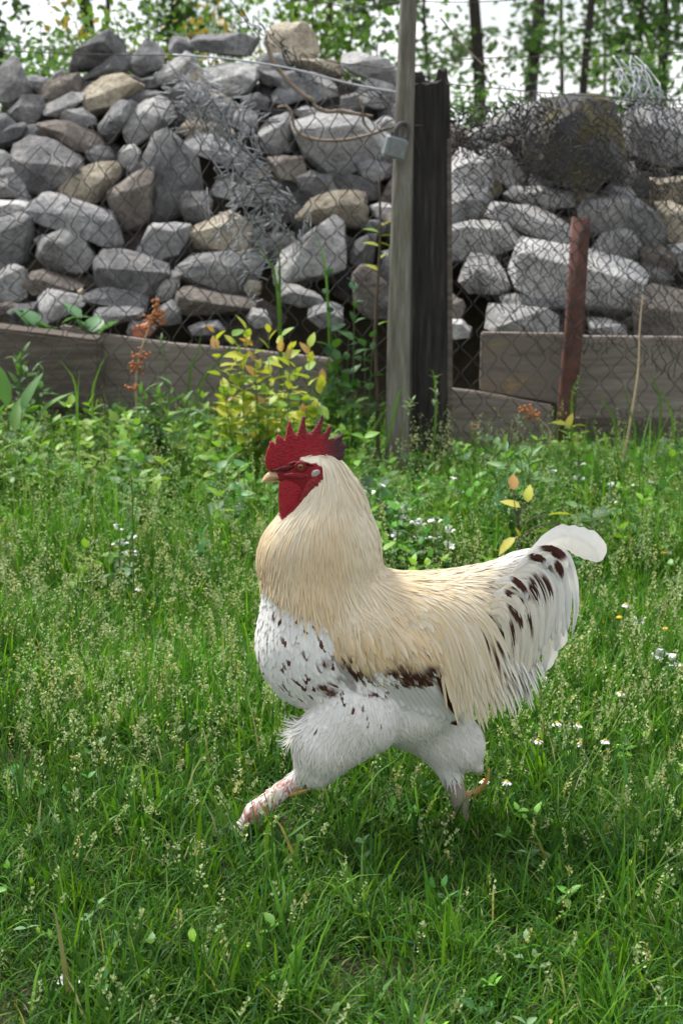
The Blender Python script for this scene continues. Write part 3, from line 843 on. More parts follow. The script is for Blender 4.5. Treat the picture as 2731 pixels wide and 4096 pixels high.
# padlock
YL = YP - 0.07
pl = thing('padlock', 'grey zinc padlock hanging from the shackle beside the wooden pole', 'padlock', P(1582, 640, YL))
bm = bmesh.new()
bmesh.ops.create_cube(bm, size=1)
bmesh.ops.scale(bm, vec=(.074, .032, .066), verts=bm.verts)
bmesh.ops.bevel(bm, geom=list(bm.edges), offset=.006, segments=3, affect='EDGES')
bmesh.ops.rotate(bm, verts=bm.verts, matrix=Matrix.Rotation(R(16), 3, 'Y') @ Matrix.Rotation(R(28), 3, 'Z'))
pc = P(1578, 590, YL)
bmesh.ops.translate(bm, verts=bm.verts, vec=pc)
part('lock_body', bm_mesh('lock_body', bm, (0, 0, 0), 35), M['zinc'], pl)
part('shackle', tube_mesh('shackle', smooth_line([P(1582, 556, YL), P(1584, 520, YL), P(1600, 496, YL + .01), P(1622, 496, YL + .02), P(1632, 520, YL + .02), P(1622, 566, YL + .01)], 18), .0075, 8), M['wire'], pl)

# ------------------------------------------------------------------ fence wires
def zig(cols, rows, warp, r, root, mat, name='wire', jit=0.0, seed_=1, Y=5.1, bulge=0.02, sides=4, lo=None):
    """chain-link: every wire zigzags down; warp(a,b)->pixel with a along, b down"""
    g = np.random.default_rng(seed_)
    for i in range(cols):
        pts = []
        r1 = rows if lo is None else max(3, int(lo(i / cols) * rows))
        for j in range(r1 + 1):
            sx = (i + (j + i) % 2) / cols
            a, b = sx, j / rows
            x, y = warp(a, b)
            dx = g.normal(0, jit, 2)
            yy = Y + bulge * mnoise.noise(Vector((x * .006, y * .006, seed_))) + 0.0025 * (1 if j % 2 else -1) + g.normal(0, jit * 0.0006)
            p = P(x + dx[0], y + dx[1], yy)
            pts.append(p)
        # soften the knees of the wire
        q = []
        for k, p in enumerate(pts):
            if k in (0, len(pts) - 1):
                q.append(p)
            else:
                q.append(p.lerp(pts[k - 1], .12))
                q.append(p.lerp(pts[k + 1], .12))
        part(name, tube_mesh(name, q, r, sides), mat, root)

def line_wire(pts, r, mat, root, name='line_wire', n=40, wob=0.0):
    L = smooth_line([P(*p) for p in pts], n)
    L = L + wob * np.random.default_rng(len(pts)).normal(0, 1, L.shape)
    part(name, tube_mesh(name, L, r, 5), mat, root)

fl = thing('chain_link_fence', 'sagging rusty chain link fence panel in front of the stones left of the pole', 'fence', (-0.6, 5.08, 0))
def warpL(a, b):
    x = np.interp(a, [0, .25, .5, .75, 1], [-640, 20, 560, 1070, 1600]) + (1 - b) * np.interp(a, [0, .3, .5, .7, 1], [190, 170, 90, 20, 0])
    top = np.interp(a, [0, .18, .36, .5, .7, .8, 1], [690, 640, 470, 400, 390, 385, 372])
    return x, top + (1860 - top) * b ** 0.92
zig(42, 27, warpL, .0017, fl, M['wire'], jit=5, seed_=3)
def warpT(a, b):                                  # loose folded-over edge along the top
    x = np.interp(a, [0, .2, .4, .7, 1], [930, 1060, 1170, 1380, 1610])
    y = np.interp(a, [0, .2, .4, .7, 1], [10, 100, 195, 290, 400])
    return x + b * 40 * math.sin(a * 9) + 30 * b, y + b * np.interp(a, [0, .3, 1], [90, 120, 60])
zig(30, 5, warpT, .0016, fl, M['wire'], jit=9, seed_=5, Y=5.2, bulge=.08)
line_wire([(-60, 200, 5.1), (250, 214, 5.1), (500, 220, 5.1), (690, 222, 5.1)], .0018, M['wire'], fl)
line_wire([(690, 219, 5.1), (900, 235, 5.1), (1150, 272, 5.1), (1400, 335, 5.1), (1600, 372, 5.05), (1700, 400, 5.1), (1780, 440, 5.15)], .0034, M['wire_pale'], fl, 'rope')
line_wire([(1160, 0, 5.2), (1290, 10, 5.2), (1400, 32, 5.2), (1500, 20, 5.15), (1620, 4, 5.1)], .0016, M['wire'], fl)
line_wire([(1240, 215, 5.1), (1340, 250, 5.1), (1450, 262, 5.1), (1540, 275, 5.06), (1600, 262, 4.98), (1660, 245, 4.98)], .0018, M['wire'], fl)
line_wire([(900, 425, 5.12), (1080, 440, 5.12), (1250, 440, 5.12), (1400, 420, 5.12), (1600, 405, 5.05)], .0016, M['wire'], fl)

# crumpled roll of loose mesh caught in the fence
fc = thing('crumpled_wire_mesh', 'crumpled loose bundle of pale grey wire netting hanging over the fence', 'wire netting', (-0.35, 5.15, 0))
gr = np.random.default_rng(21)
for i in range(58):
    t0 = gr.uniform(0, .8)
    t1 = t0 + gr.uniform(.10, .28)
    k = 16
    pts = []
    off = gr.normal(0, 80)
    ph = gr.uniform(0, 6)
    slant = gr.uniform(-.9, .6)
    fi = gr.uniform(-1.2, 1.6)
    for j in range(k):
        t = t0 + (t1 - t0) * j / (k - 1)
        cx_ = np.interp(t, [0, .25, .5, .75, 1], [780, 860, 960, 1050, 1080])
        cy_ = np.interp(t, [0, .25, .5, .75, 1], [270, 470, 700, 900, 1180])
        zx = 34 * (1 if j % 2 else -1)
        pts.append(P(cx_ + off * (1 + .4 * math.sin(t * 20 + ph)) + zx * math.cos(fi) + gr.normal(0, 9), cy_ + slant * off * .5 + zx * math.sin(fi) + gr.normal(0, 12), 5.16 + .05 * math.sin(ph + t * 15) + gr.normal(0, .006)))
    part('wire', tube_mesh('wire', smooth_line(pts, k * 2), .0018, 4), M['wire_grey'], fc)

fr = thing('chain_link_fence', 'rusty chain link fence panel with doubled sagging netting right of the dark timber post', 'fence', (0.8, 5.08, 0))
def warpR(a, b):
    return 1790 + 1110 * a, np.interp(a, [0, .3, 1], [560, 520, 520]) * (1 - b) + 1880 * b
zig(22, 24, warpR, .0017, fr, M['wire'], jit=5, seed_=8, Y=5.14)
def warpD(a, b):
    x = 1800 + 1090 * a + 60 * b * (1 - a)
    top = np.interp(a, [0, .15, .4, .7, 1], [420, 400, 385, 395, 420])
    bot = np.interp(a, [0, .1, .3, .6, 1], [1120, 1230, 1390, 1430, 1560])
    b2 = b + .02 * math.sin(a * 14 + b * 9)
    return x + 14 * math.sin(b * 11 + a * 6), top + (bot - top) * b2
zig(40, 36, warpD, .0016, fr, M['wire'], jit=7, seed_=9, Y=5.05, bulge=.07)
def warpB(a, b):
    x = 1760 + 470 * a
    return x + 20 * math.sin(b * 9), np.interp(a, [0, .3, 1], [430, 420, 390]) + b * np.interp(a, [0, .5, 1], [190, 220, 330])
zig(28, 20, warpB, .0018, fr, M['wire'], jit=10, seed_=10, Y=5.0, bulge=.1)
def warpE(a, b):
    x = 2050 + 700 * a
    return x + 30 * b, 385 + 20 * a + b * np.interp(a, [0, .5, 1], [420, 330, 420])
zig(34, 20, warpE, .0017, fr, M['wire'], jit=10, seed_=12, Y=4.99, bulge=.1)
line_wire([(1660, 262, 5.05), (1850, 238, 5.1), (2100, 228, 5.1), (2350, 230, 5.1), (2510, 212, 5.1), (2800, 209, 5.1)], .0017, M['wire'], fr)
line_wire([(1660, 290, 5.0), (1800, 335, 5.1), (2000, 355, 5.1), (2300, 380, 5.1), (2731, 400, 5.1), (2850, 405, 5.1)], .0017, M['wire'], fr)
line_wire([(1640, 5, 5.05), (1900, 8, 5.1), (2200, -10, 5.1)], .0015, M['wire'], fr)
line_wire([(1760, 70, 5.2), (1840, 170, 5.2), (1930, 260, 5.2)], .003, M['strip'], fr, 'twig')
line_wire([(1700, 705, 4.98), (1640, 500, 4.93), (1570, 480, 4.93), (1520, 520, 4.95), (1600, 505, 4.93), (1800, 500, 5.0)], .0018, M['wire'], fr)
# pale coil of wire on the stones
pw = thing('wire_coil', 'pale bundle of tangled wire lying on the stones under the right hand trees', 'wire', (1.1, 5.9, 1.3))
gr = np.random.default_rng(33)
for i in range(16):
    x0 = gr.uniform(2480, 2620)
    pts = [(x0 - gr.uniform(0, 60), 220 + gr.uniform(0, 90), 5.8), (x0 + gr.normal(0, 25), 300 + gr.normal(0, 20), 5.75), (x0 + gr.normal(20, 40), 370 + gr.normal(0, 20), 5.7), (x0 + gr.normal(40, 60), 440 + gr.normal(0, 20), 5.7)]
    line_wire(pts, .0026, M['wire_pale'], pw, 'wire', 14)
# dry curved strips of bark on the stones
for nm, pts, r, lab in [
    ('bark_strip', [(1065, 165, 5.25), (1090, 240, 5.25), (1140, 310, 5.25), (1200, 370, 5.25), (1250, 400, 5.25)], .011, 'long dry curved bark strip sloping over the top stones'),
    ('bark_strip', [(1248, 396, 5.3), (1265, 430, 5.3), (1310, 447, 5.3), (1360, 445, 5.3), (1420, 455, 5.3), (1490, 465, 5.3)], .010, 'pinkish wavy bark strip lying above the flat pale stone'),
    ('bark_strip', [(1110, 430, 5.3), (1140, 425, 5.3), (1165, 450, 5.3), (1178, 510, 5.3), (1215, 545, 5.3), (1290, 562, 5.3), (1380, 560, 5.3), (1470, 540, 5.2), (1570, 510, 5.1)], .008, 'thin hooked branch bent round the flat pale stone'),
    ('bark_strip', [(1445, 395, 5.3), (1450, 440, 5.3), (1455, 490, 5.3), (1490, 535, 5.3)], .007, 'short upright dry twig crossing the wavy bark strip')]:
    L = smooth_line([P(*p) for p in pts], 26)
    rr = .75 * r * (0.75 + .25 * np.sin(np.linspace(0, math.pi, 26))) * (1 + .12 * np.random.default_rng(len(pts)).normal(0, 1, 26))
    o = link(nm, tube_mesh(nm, L, rr, 7), M['strip'])
    tag(o, lab, 'branch')

# ------------------------------------------------------------------ rooster
YC, SP = 2.36, 0.00041                      # plane of the bird, metres per pixel there
O0 = np.array(P(1400, 2600, YC))
DU = (np.array(P(1500, 2600, YC)) - np.array(P(1300, 2600, YC))) / 200
DW = (np.array(P(1400, 3000, YC)) - np.array(P(1400, 2200, YC))) / 800
W_GROUND = 2600 + (0 - O0[2]) / DW[2]
def bird_world(q):
    q = np.asarray(q, float)
    return O0 + (q[..., 0:1] - 1400) * DU + (q[..., 1:2] - 2600) * DW + q[..., 2:3] * np.array([0, SP, 0])
KA = 0.44                                    # a point nearer by v is seen lower by KA*v
def near(u, w, v):                           # pixel seen at depth v -> model coordinates
    return (u, w + KA * v, v)

PR = []
def cone(a, b, ra, rb, kv=1.0, k=40, grp=0):
    PR.append(('c', np.array(a, float), np.array(b, float), ra, rb, kv, k))
def ell(c, r, rot=0, k=40):
    PR.append(('e', np.array(c, float), np.array(r, float), rot, 0, 1, k))
# torso and neck
ell((1470, 2580, 0), (420, 262, 215), R(8), 60)
ell((1262, 2560, 0), (222, 262, 205), R(20), 70)
cone((1290, 2360, 0), (1300, 2190, 0), 232, 205, .80, 60)
ell((1205, 2235, 0), (160, 150, 125), 0, 60)
cone((1300, 2190, 0), (1322, 2020, 0), 196, 118, .78, 50)
cone((1322, 2020, 0), (1300, 1925, 0), 112, 78, .78, 40)
ell((1228, 1912, 0), (112, 62, 50), R(-4), 30)
ell((1210, 1985, 0), (66, 80, 34), 0, 30)
cone((1560, 2500, 0), (1860, 2480, 0), 190, 178, .95, 70)
cone((1880, 2460, 0), (2070, 2330, 0), 165, 105, .62, 60)
ell((1830, 2600, 0), (205, 215, 185), R(20), 60)
ell((1585, 2815, 0), (275, 155, 150), R(-4), 50)
# wing bulge on both sides
for s in (-1, 1):
    ell(near(1530, 2620, -165) if s < 0 else (1530, 2620 - 72, 165), (235, 125, 75), R(24), 30)
# near leg, stretched forward
NV = -105
cone(near(1440, 2870, NV - 25), near(1300, 2985, NV - 30), 158, 126, .8, 26)
cone(near(1300, 2985, NV - 30), near(1262, 3075, NV - 20), 122, 80, .85, 30)
cone(near(1262, 3075, NV - 10), near(1240, 3105, NV - 10), 60, 40, 1, 25)
cone(near(1235, 3100, NV - 10), near(1120, 3180, NV - 5), 33, 30, 1, 14)
cone(near(1120, 3180, NV - 5), near(1010, 3268, NV), 33, 40, 1, 14)
FN = near(1002, 3275, NV)
# far leg, pushing off
FV = 70
cone(near(1700, 2850, FV), near(1850, 2985, FV), 170, 95, .8, 50)
cone(near(1850, 2985, FV), near(1925, 3075, FV), 92, 16, .8, 30)
cone(near(1760, 2990, FV), near(1815, 3100, FV), 70, 40, .9, 30)
cone(near(1815, 3100, FV), near(1880, 3290, FV), 38, 34, 1, 14)
FF = near(1882, 3290, FV)
gz = W_GROUND - 12
# toes: three forward, one back
for tx, tv in ((-120, -20), (-95, -75), (-80, 45)):
    a = np.array(FN)
    b = np.array((FN[0] + tx * .55, (FN[1] + gz) / 2 + 6, FN[2] + tv * .5))
    c = np.array((FN[0] + tx * 1.2, gz, FN[2] + tv))
    cone(a, b, 26, 17, 1, 12)
    cone(b, c, 17, 8, 1, 8)
cone(FN, (FN[0] + 55, gz - 5, FN[2] + 30), 20, 9, 1, 10)
for tx, tv in ((-150, -10), (-115, -75), (-100, 60)):
    a = np.array(FF)
    b = np.array((FF[0] + tx * .45, gz - 14, FF[2] + tv * .5))
    c = np.array((FF[0] + tx, gz, FF[2] + tv))
    cone(a, b, 28, 17, 1, 12)
    cone(b, c, 17, 8, 1, 8)
cone(FF, (FF[0] + 70, gz, FF[2] + 20), 20, 9, 1, 10)

def sdf(q):
    q = np.asarray(q, np.float32)
    d = None
    for p in PR:
        if p[0] == 'c':
            _, a, b, ra, rb, kv, k = p
            x = (q - a.astype(np.float32)) / np.array([1, 1, kv], np.float32)
            ba = ((b - a) / np.array([1, 1, kv])).astype(np.float32)
            t = np.clip((x @ ba) / float(ba @ ba), 0, 1)
            e = np.sqrt(((x - t[..., None] * ba) ** 2).sum(-1)) - (ra + (rb - ra) * t)
            e = e * min(1.0, kv) ** .5
        else:
            _, c, r, rot, _, _, k = p
            x = q - c.astype(np.float32)
            cs, sn = math.cos(rot), math.sin(rot)
            y = np.stack([x[..., 0] * cs + x[..., 1] * sn, -x[..., 0] * sn + x[..., 1] * cs, x[..., 2]], -1)
            r = r.astype(np.float32)
            k0 = np.sqrt(((y / r) ** 2).sum(-1))
            k1 = np.sqrt(((y / r ** 2) ** 2).sum(-1)) + 1e-9
            e = k0 * (k0 - 1) / k1
        if d is None:
            d = e
        else:
            h = np.clip(0.5 + 0.5 * (d - e) / k, 0, 1)
            d = d + (e - d) * h - k * h * (1 - h)
    return d

def grad(q, e=4.0):
    q = np.asarray(q, np.float32)
    g = np.stack([sdf(q + np.eye(3, dtype=np.float32)[i] * e) - sdf(q - np.eye(3, dtype=np.float32)[i] * e) for i in range(3)], -1)
    return g / (np.linalg.norm(g, axis=-1, keepdims=True) + 1e-9)

def surface_nets(F, org, h):
    S = F < 0
    nx, ny, nz = F.shape
    cnt = np.zeros((nx - 1, ny - 1, nz - 1), np.float32)
    acc = np.zeros((nx - 1, ny - 1, nz - 1, 3), np.float32)
    corners = [(i, j, k) for i in (0, 1) for j in (0, 1) for k in (0, 1)]
    def sub(A, c):
        return A[c[0]:nx - 1 + c[0], c[1]:ny - 1 + c[1], c[2]:nz - 1 + c[2]]
    for c in corners:
        for ax_ in range(3):
            if c[ax_]:
                continue
            d = list(c)
            d[ax_] = 1
            fa, fb = sub(F, c), sub(F, d)
            m_ = (fa < 0) != (fb < 0)
            t = np.where(m_, fa / np.where(m_, fa - fb, 1), 0)
            cnt += m_
            for k in range(3):
                acc[..., k] += m_ * (c[k] + (t if k == ax_ else 0))
    act = cnt > 0
    idx = -np.ones(cnt.shape, int)
    idx[act] = np.arange(act.sum())
    base = np.argwhere(act)
    V = (base + acc[act] / cnt[act][:, None]) * h + np.asarray(org)
    quads = []
    for a in range(3):
        b, c = (a + 1) % 3, (a + 2) % 3
        sl0 = [slice(1, -1)] * 3
        sl0[a] = slice(0, -1)
        sl1 = [slice(1, -1)] * 3
        sl1[a] = slice(1, None)
        s0, s1 = S[tuple(sl0)], S[tuple(sl1)]
        for flip in (0, 1):
            e = np.argwhere((s0 & ~s1) if not flip else (~s0 & s1))
            if not len(e):
                continue
            e[:, b] += 1
            e[:, c] += 1
            q = []
            for db, dc in ((-1, -1), (0, -1), (0, 0), (-1, 0)):
                f = e.copy()
                f[:, b] += db
                f[:, c] += dc
                q.append(idx[f[:, 0], f[:, 1], f[:, 2]])
            q = np.stack(q, -1)
            quads.append(q[:, ::-1] if flip else q)
    return V, np.vstack(quads)

def in_poly(x, y, poly):
    r = np.zeros(np.shape(x), bool)
    n = len(poly)
    for i in range(n):
        (x1, y1), (x2, y2) = poly[i], poly[(i + 1) % n]
        c = ((y1 > y) != (y2 > y)) & (x < (x2 - x1) * (y - y1) / (y2 - y1 + 1e-12) + x1)
        r ^= c
    return r

TINT_ = 1.0
CREAM = np.array([0.66, 0.53, 0.33])
TAN = np.array([0.64, 0.50, 0.30])
PALE = np.array([0.73, 0.67, 0.53])
WHITE = np.array([0.79, 0.785, 0.76])
BROWN = np.array([0.055, 0.020, 0.012])
BLACK = np.array([0.022, 0.016, 0.014])
RED = np.array([0.30, 0.010, 0.018])
DRED = np.array([0.19, 0.012, 0.016])
PINK = np.array([0.52, 0.24, 0.21])

root = thing('rooster', 'cream and white rooster with a red comb striding through the grass', 'rooster', (float(bird_world(np.array([1500, W_GROUND, 0]))[0]), YC, 0))
H = 8.0
org = np.array([800, 1790, -330.0])
dims = (170, 198, 83)
gu = [org[i] + H * np.arange(dims[i]) for i in range(3)]
A = np.stack(np.meshgrid(*gu, indexing='ij'), -1).astype(np.float32)
F = np.empty(dims, np.float32)
for i in range(0, dims[0], 34):
    F[i:i + 34] = sdf(A[i:i + 34])
BV, BQ = surface_nets(F, org, H)
g_ = np.asarray(BV, np.float32)
for _ in range(2):                            # settle the vertices on the surface
    g_ = g_ - grad(g_) * sdf(g_)[:, None]
BV = g_.astype(float)

Z1 = lambda pts: [(900 + x * .4464, 1600 + y * .4464) for x, y in pts]
FACE = Z1([(400,690),(600,625),(680,600),(760,635),(840,645),(890,690),(890,780),(840,850),(760,890),(690,990),(640,1050),(530,1130),(480,1050),(480,850),(500,760)])
# body colour by where it lies on the bird
app = BV[:, 1] + KA * np.abs(BV[:, 2])
bc = np.tile(WHITE, (len(BV), 1))
bc[(app < 2480) & (BV[:, 0] < 1700)] = PALE
bc[in_poly(BV[:, 0], app, FACE)] = DRED
bc[in_poly(BV[:, 0], app, Z1([(380,700),(400,540),(600,520),(690,560),(700,640),(600,660)]))] = DRED
leg = ((BV[:, 0] < 1225) & (app > 3060)) | ((app > 3090) & (BV[:, 0] > 1640))
noise_leg = np.array([mnoise.noise(Vector(v * .03)) for v in BV[leg]])
bc[leg] = np.where(noise_leg[:, None] > -0.05, np.array([0.62, 0.56, 0.52]), PINK * .8)
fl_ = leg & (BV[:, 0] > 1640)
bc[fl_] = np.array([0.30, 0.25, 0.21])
toe = leg & (BV[:, 1] > gz - 40)
bc[toe] = np.array([0.40, 0.30, 0.18])
bb = npmesh('body', bird_world(BV), None, BQ[:, ::-1], bc)
bodyo = part('body', bb, M['skin'], root)
bm = bmesh.new(); bm.from_mesh(bb); bmesh.ops.recalc_face_normals(bm, faces=bm.faces); bm.to_mesh(bb); bm.free()

def inflate(name, poly, v0, T, D, h, mat, colf, parent=root, lean=None):
    """solid with a traced outline: thickness rises from the rim inward"""
    p = np.array(poly)
    lo, hi = p.min(0) - 3 * h, p.max(0) + 3 * h
    us, ws = np.arange(lo[0], hi[0], h), np.arange(lo[1], hi[1], h)
    vs_ = np.arange(-T - 3 * h, T + 3 * h, h)
    U, W = np.meshgrid(us, ws, indexing='ij')
    d = np.full(U.shape, 1e9)
    for i in range(len(p)):
        a, b = p[i], p[(i + 1) % len(p)]
        ba = b - a
        t = np.clip(((U - a[0]) * ba[0] + (W - a[1]) * ba[1]) / (ba @ ba + 1e-9), 0, 1)
        d = np.minimum(d, np.hypot(U - a[0] - t * ba[0], W - a[1] - t * ba[1]))
    d = np.where(in_poly(U, W, poly), d, -d)
    hgt = np.where(d > 0, T * np.sqrt(np.clip(1 - (1 - np.clip(d / D, 0, 1)) ** 2, 0, 1)), d)
    Fv = np.abs(vs_)[None, None] - hgt[..., None]
    V, Q = surface_nets(Fv.astype(np.float32), (lo[0], lo[1], vs_[0]), h)
    c = colf(V)
    V[:, 2] += v0
    if lean is not None:
        V[:, 2] += lean(V)
    V[:, 1] += KA * V[:, 2] * (1 if v0 < -5 else 0)
    me = npmesh(name, bird_world(V), None, Q, c)
    bm = bmesh.new(); bm.from_mesh(me)
    bmesh.ops.smooth_vert(bm, verts=bm.verts, factor=.5, use_axis_x=True, use_axis_y=True, use_axis_z=True)
    bmesh.ops.recalc_face_normals(bm, faces=bm.faces); bm.to_mesh(me); bm.free()
    return part(name, me, mat, parent)

COMB = Z1([(380,600),(385,560),(400,500),(415,470),(425,432),(445,432),(470,455),(480,400),(495,378),(520,395),(555,425),(568,350),(575,310),(590,268),(605,270),(615,310),(640,375),(660,375),(685,310),(705,235),(720,222),(732,235),(735,290),(745,365),(775,365),(820,310),(870,220),(885,207),(892,225),(880,290),(868,380),(900,360),(935,300),(955,292),(965,310),(950,360),(930,415),(980,400),(1030,375),(1060,357),(1067,380),(1045,440),(1088,450),(1090,480),(1070,510),(1075,550),(1040,590),(990,605),(930,600),(870,580),(800,600),(740,640),(680,650),(640,660),(560,660),(500,680),(440,695),(400,670)])
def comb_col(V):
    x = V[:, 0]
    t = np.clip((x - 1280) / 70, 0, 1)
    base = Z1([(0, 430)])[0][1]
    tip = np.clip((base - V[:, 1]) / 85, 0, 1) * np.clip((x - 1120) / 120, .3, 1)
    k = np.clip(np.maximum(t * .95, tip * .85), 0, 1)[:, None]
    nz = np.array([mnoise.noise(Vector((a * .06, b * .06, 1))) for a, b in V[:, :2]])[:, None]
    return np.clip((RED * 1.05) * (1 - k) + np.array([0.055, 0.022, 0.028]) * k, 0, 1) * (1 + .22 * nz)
inflate('comb', COMB, 0, 11, 16, 2.4, M['comb'], comb_col, lean=lambda V: 9 * np.sin((V[:, 0] - 1080) / 60.0))
WAT = Z1([(505,800),(560,775),(640,790),(730,850),(715,950),(650,1040),(580,1090),(532,1118),(503,1050),(496,950),(500,860)])
red_f = lambda V: np.tile(RED * 1.15, (len(V), 1)) * (1 + .12 * np.array([mnoise.noise(Vector((a * .05, b * .05, 7))) for a, b in V[:, :2]])[:, None])
inflate('wattle', WAT, -34, 15, 26, 3, M['comb'], red_f)
inflate('wattle', [(x + 6, y - 12) for x, y in WAT], 26, 10, 18, 3, M['comb'], red_f)
LOB = Z1([(720,860),(760,790),(830,768),(872,790),(850,830),(790,890),(735,945),(680,978),(700,910)])
inflate('ear_lobe', LOB, -62, 9, 14, 3, M['comb'], lambda V: np.tile(DRED * 1.35, (len(V), 1)))
EAR = Z1([(780,735),(800,708),(840,698),(866,712),(862,740),(830,765),(790,768)])
inflate('ear_patch', EAR, -58, 7, 12, 2.6, M['comb'], lambda V: np.tile([.46, .38, .36], (len(V), 1)))
BU = Z1([(350,785),(358,752),(378,722),(400,700),(425,688),(480,700),(545,712),(560,740),(520,752),(450,757),(400,766),(372,778)])
BL = Z1([(385,779),(410,768),(450,760),(520,754),(550,760),(520,778),(470,776),(420,784)])
def beak_col(V):
    t = np.clip((V[:, 0] - 1060) / 70, 0, 1)[:, None]
    return np.array([.52, .36, .19]) * (1 - t) + np.array([.36, .20, .11]) * t
inflate('beak', BU, 0, 20, 26, 2.2, M['beak'], beak_col)
inflate('lower_beak', BL, 0, 16, 16, 2.0, M['beak'], beak_col)
CHK = Z1([(540,735),(620,722),(720,728),(790,740),(780,770),(700,778),(620,768),(560,762)])
inflate('cheek_fold', CHK, -50, 7, 10, 2.4, M['comb'], lambda V: np.tile(DRED * 1.3, (len(V), 1)))
LOR = Z1([(440,700),(520,668),(600,655),(650,665),(600,700),(520,712)])
inflate('lore_fold', LOR, -38, 6, 8, 2.4, M['comb'], lambda V: np.tile(DRED * .55, (len(V), 1)))
# brow fold and eye
BR = Z1([(590,640),(640,622),(720,625),(790,648),(830,672),(790,668),(720,648),(650,650),(600,665)])
inflate('brow', BR, -46, 7, 8, 2.4, M['comb'], lambda V: np.tile(DRED * .8, (len(V), 1)))
def ball(name, c, r, mat, parent, squash=1.0):
    bm = bmesh.new()
    bmesh.ops.create_uvsphere(bm, u_segments=20, v_segments=12, radius=r)
    bmesh.ops.scale(bm, vec=(1, squash, 1), verts=bm.verts)
    bmesh.ops.translate(bm, verts=bm.verts, vec=c)
    return part(name, bm_mesh(name, bm, (0, 0, 0), None), mat, parent)
M['iris'] = mat_plain('amber_iris', (0.30, 0.085, 0.015), 0.08, 0.8)
M['pupil'] = mat_plain('pupil_black', (0.004, 0.004, 0.004), 0.05, 0.9)
for s in (-1, 1):
    q = near(1209, 1899, -50) if s < 0 else (1209, 1899 - KA * 50, 50)
    e = bird_world(np.array(q))
    eo = ball('eye', e, .0062, M['iris'], root, .7)
    po = ball('pupil', e + np.array([0, s * .0028, 0]), .0030, M['pupil'], root, .75)
    po.parent = eo
    ring_ = [e + np.array([.0076 * math.cos(a), s * .0022, .0066 * math.sin(a)]) for a in np.linspace(0, 2 * math.pi, 17)]
    rv = npmesh('eyelid', *tube(ring_, .0018, 6, False)[:1], None, tube(ring_, .0018, 6, False)[2], np.tile(DRED, (17 * 6, 1)))
    lo_ = part('eyelid', rv, M['comb'], root)
    lo_.parent = eo
    for x in (po, lo_):
        x.location = -root.location
    po.matrix_parent_inverse = Matrix.Identity(4)
    po.location = (0, 0, 0)
    lo_.location = (0, 0, 0)
# spurs
def spur(name, pts, r, parent=root):
    L = smooth_line([bird_world(np.array(near(*p))) for p in pts], 12)
    me = tube_mesh(name, L, np.linspace(r, .0012, 12), 8, np.tile([.40, .22, .07], (96, 1)))
    part(name, me, M['beak'], parent)
spur('spur', [(1880, 3200, FV), (1925, 3180, FV), (1962, 3135, FV - 10), (1972, 3080, FV - 15)], .0085)
spur('spur', [(1120, 3190, NV), (1165, 3190, NV - 20), (1210, 3178, NV - 30), (1240, 3168, NV - 34)], .0070)

# ---- plumage: strips that grow over the body along the lie of the feathers
GUIDE = np.array([
 (1340,1880,.2,1),(1430,1990,.5,.9),(1220,2060,-.55,.85),(1110,2140,-.5,.85),(1060,2280,-.05,1),(1300,2150,-.03,1),(1480,2140,.35,.95),(1540,2270,.5,.85),
 (1200,2350,.05,1),(1450,2380,.35,.95),(1060,2400,.05,1),(1330,2460,.2,1),(1300,1990,-.1,1),(1180,2230,-.12,1),(1400,2240,.15,1),
 (1620,2350,.95,.35),(1750,2350,.95,.15),(1900,2310,.93,-.2),(2050,2250,.88,-.4),(1700,2450,.75,.65),(1850,2450,.72,.65),(2000,2400,.9,.3),(1750,2600,.35,.95),
 (1900,2600,.35,.95),(2050,2550,.5,.85),(1850,2750,.2,1),(1700,2560,.5,.85),(1960,2500,.6,.8),(2100,2350,.9,.2),
 (1500,2500,.45,.9),(1450,2600,.2,1),(1600,2650,.3,.95),(1550,2760,.75,.65),(1680,2800,.8,.6),
 (1080,2500,.1,1),(1200,2600,.25,.95),(1150,2750,.7,.75),(1300,2780,.8,.55),(1100,2620,.3,.95),
 (1500,2880,-.2,1),(1300,2950,-.35,.95),(1230,3080,-.1,1),(1600,2950,.3,.9),(1850,2950,.45,.9),(1750,2900,.3,.95),(1400,2900,-.3,.95),(1200,2920,-.6,.5)])
def field(u, w):
    d2 = (u[:, None] - GUIDE[None, :, 0]) ** 2 + (w[:, None] - GUIDE[None, :, 1]) ** 2
    k = 1 / (d2 + 900.0) ** 1.5
    d = (k[..., None] * GUIDE[None, :, 2:]).sum(1)
    return d / (np.linalg.norm(d, axis=1, keepdims=True) + 1e-9)

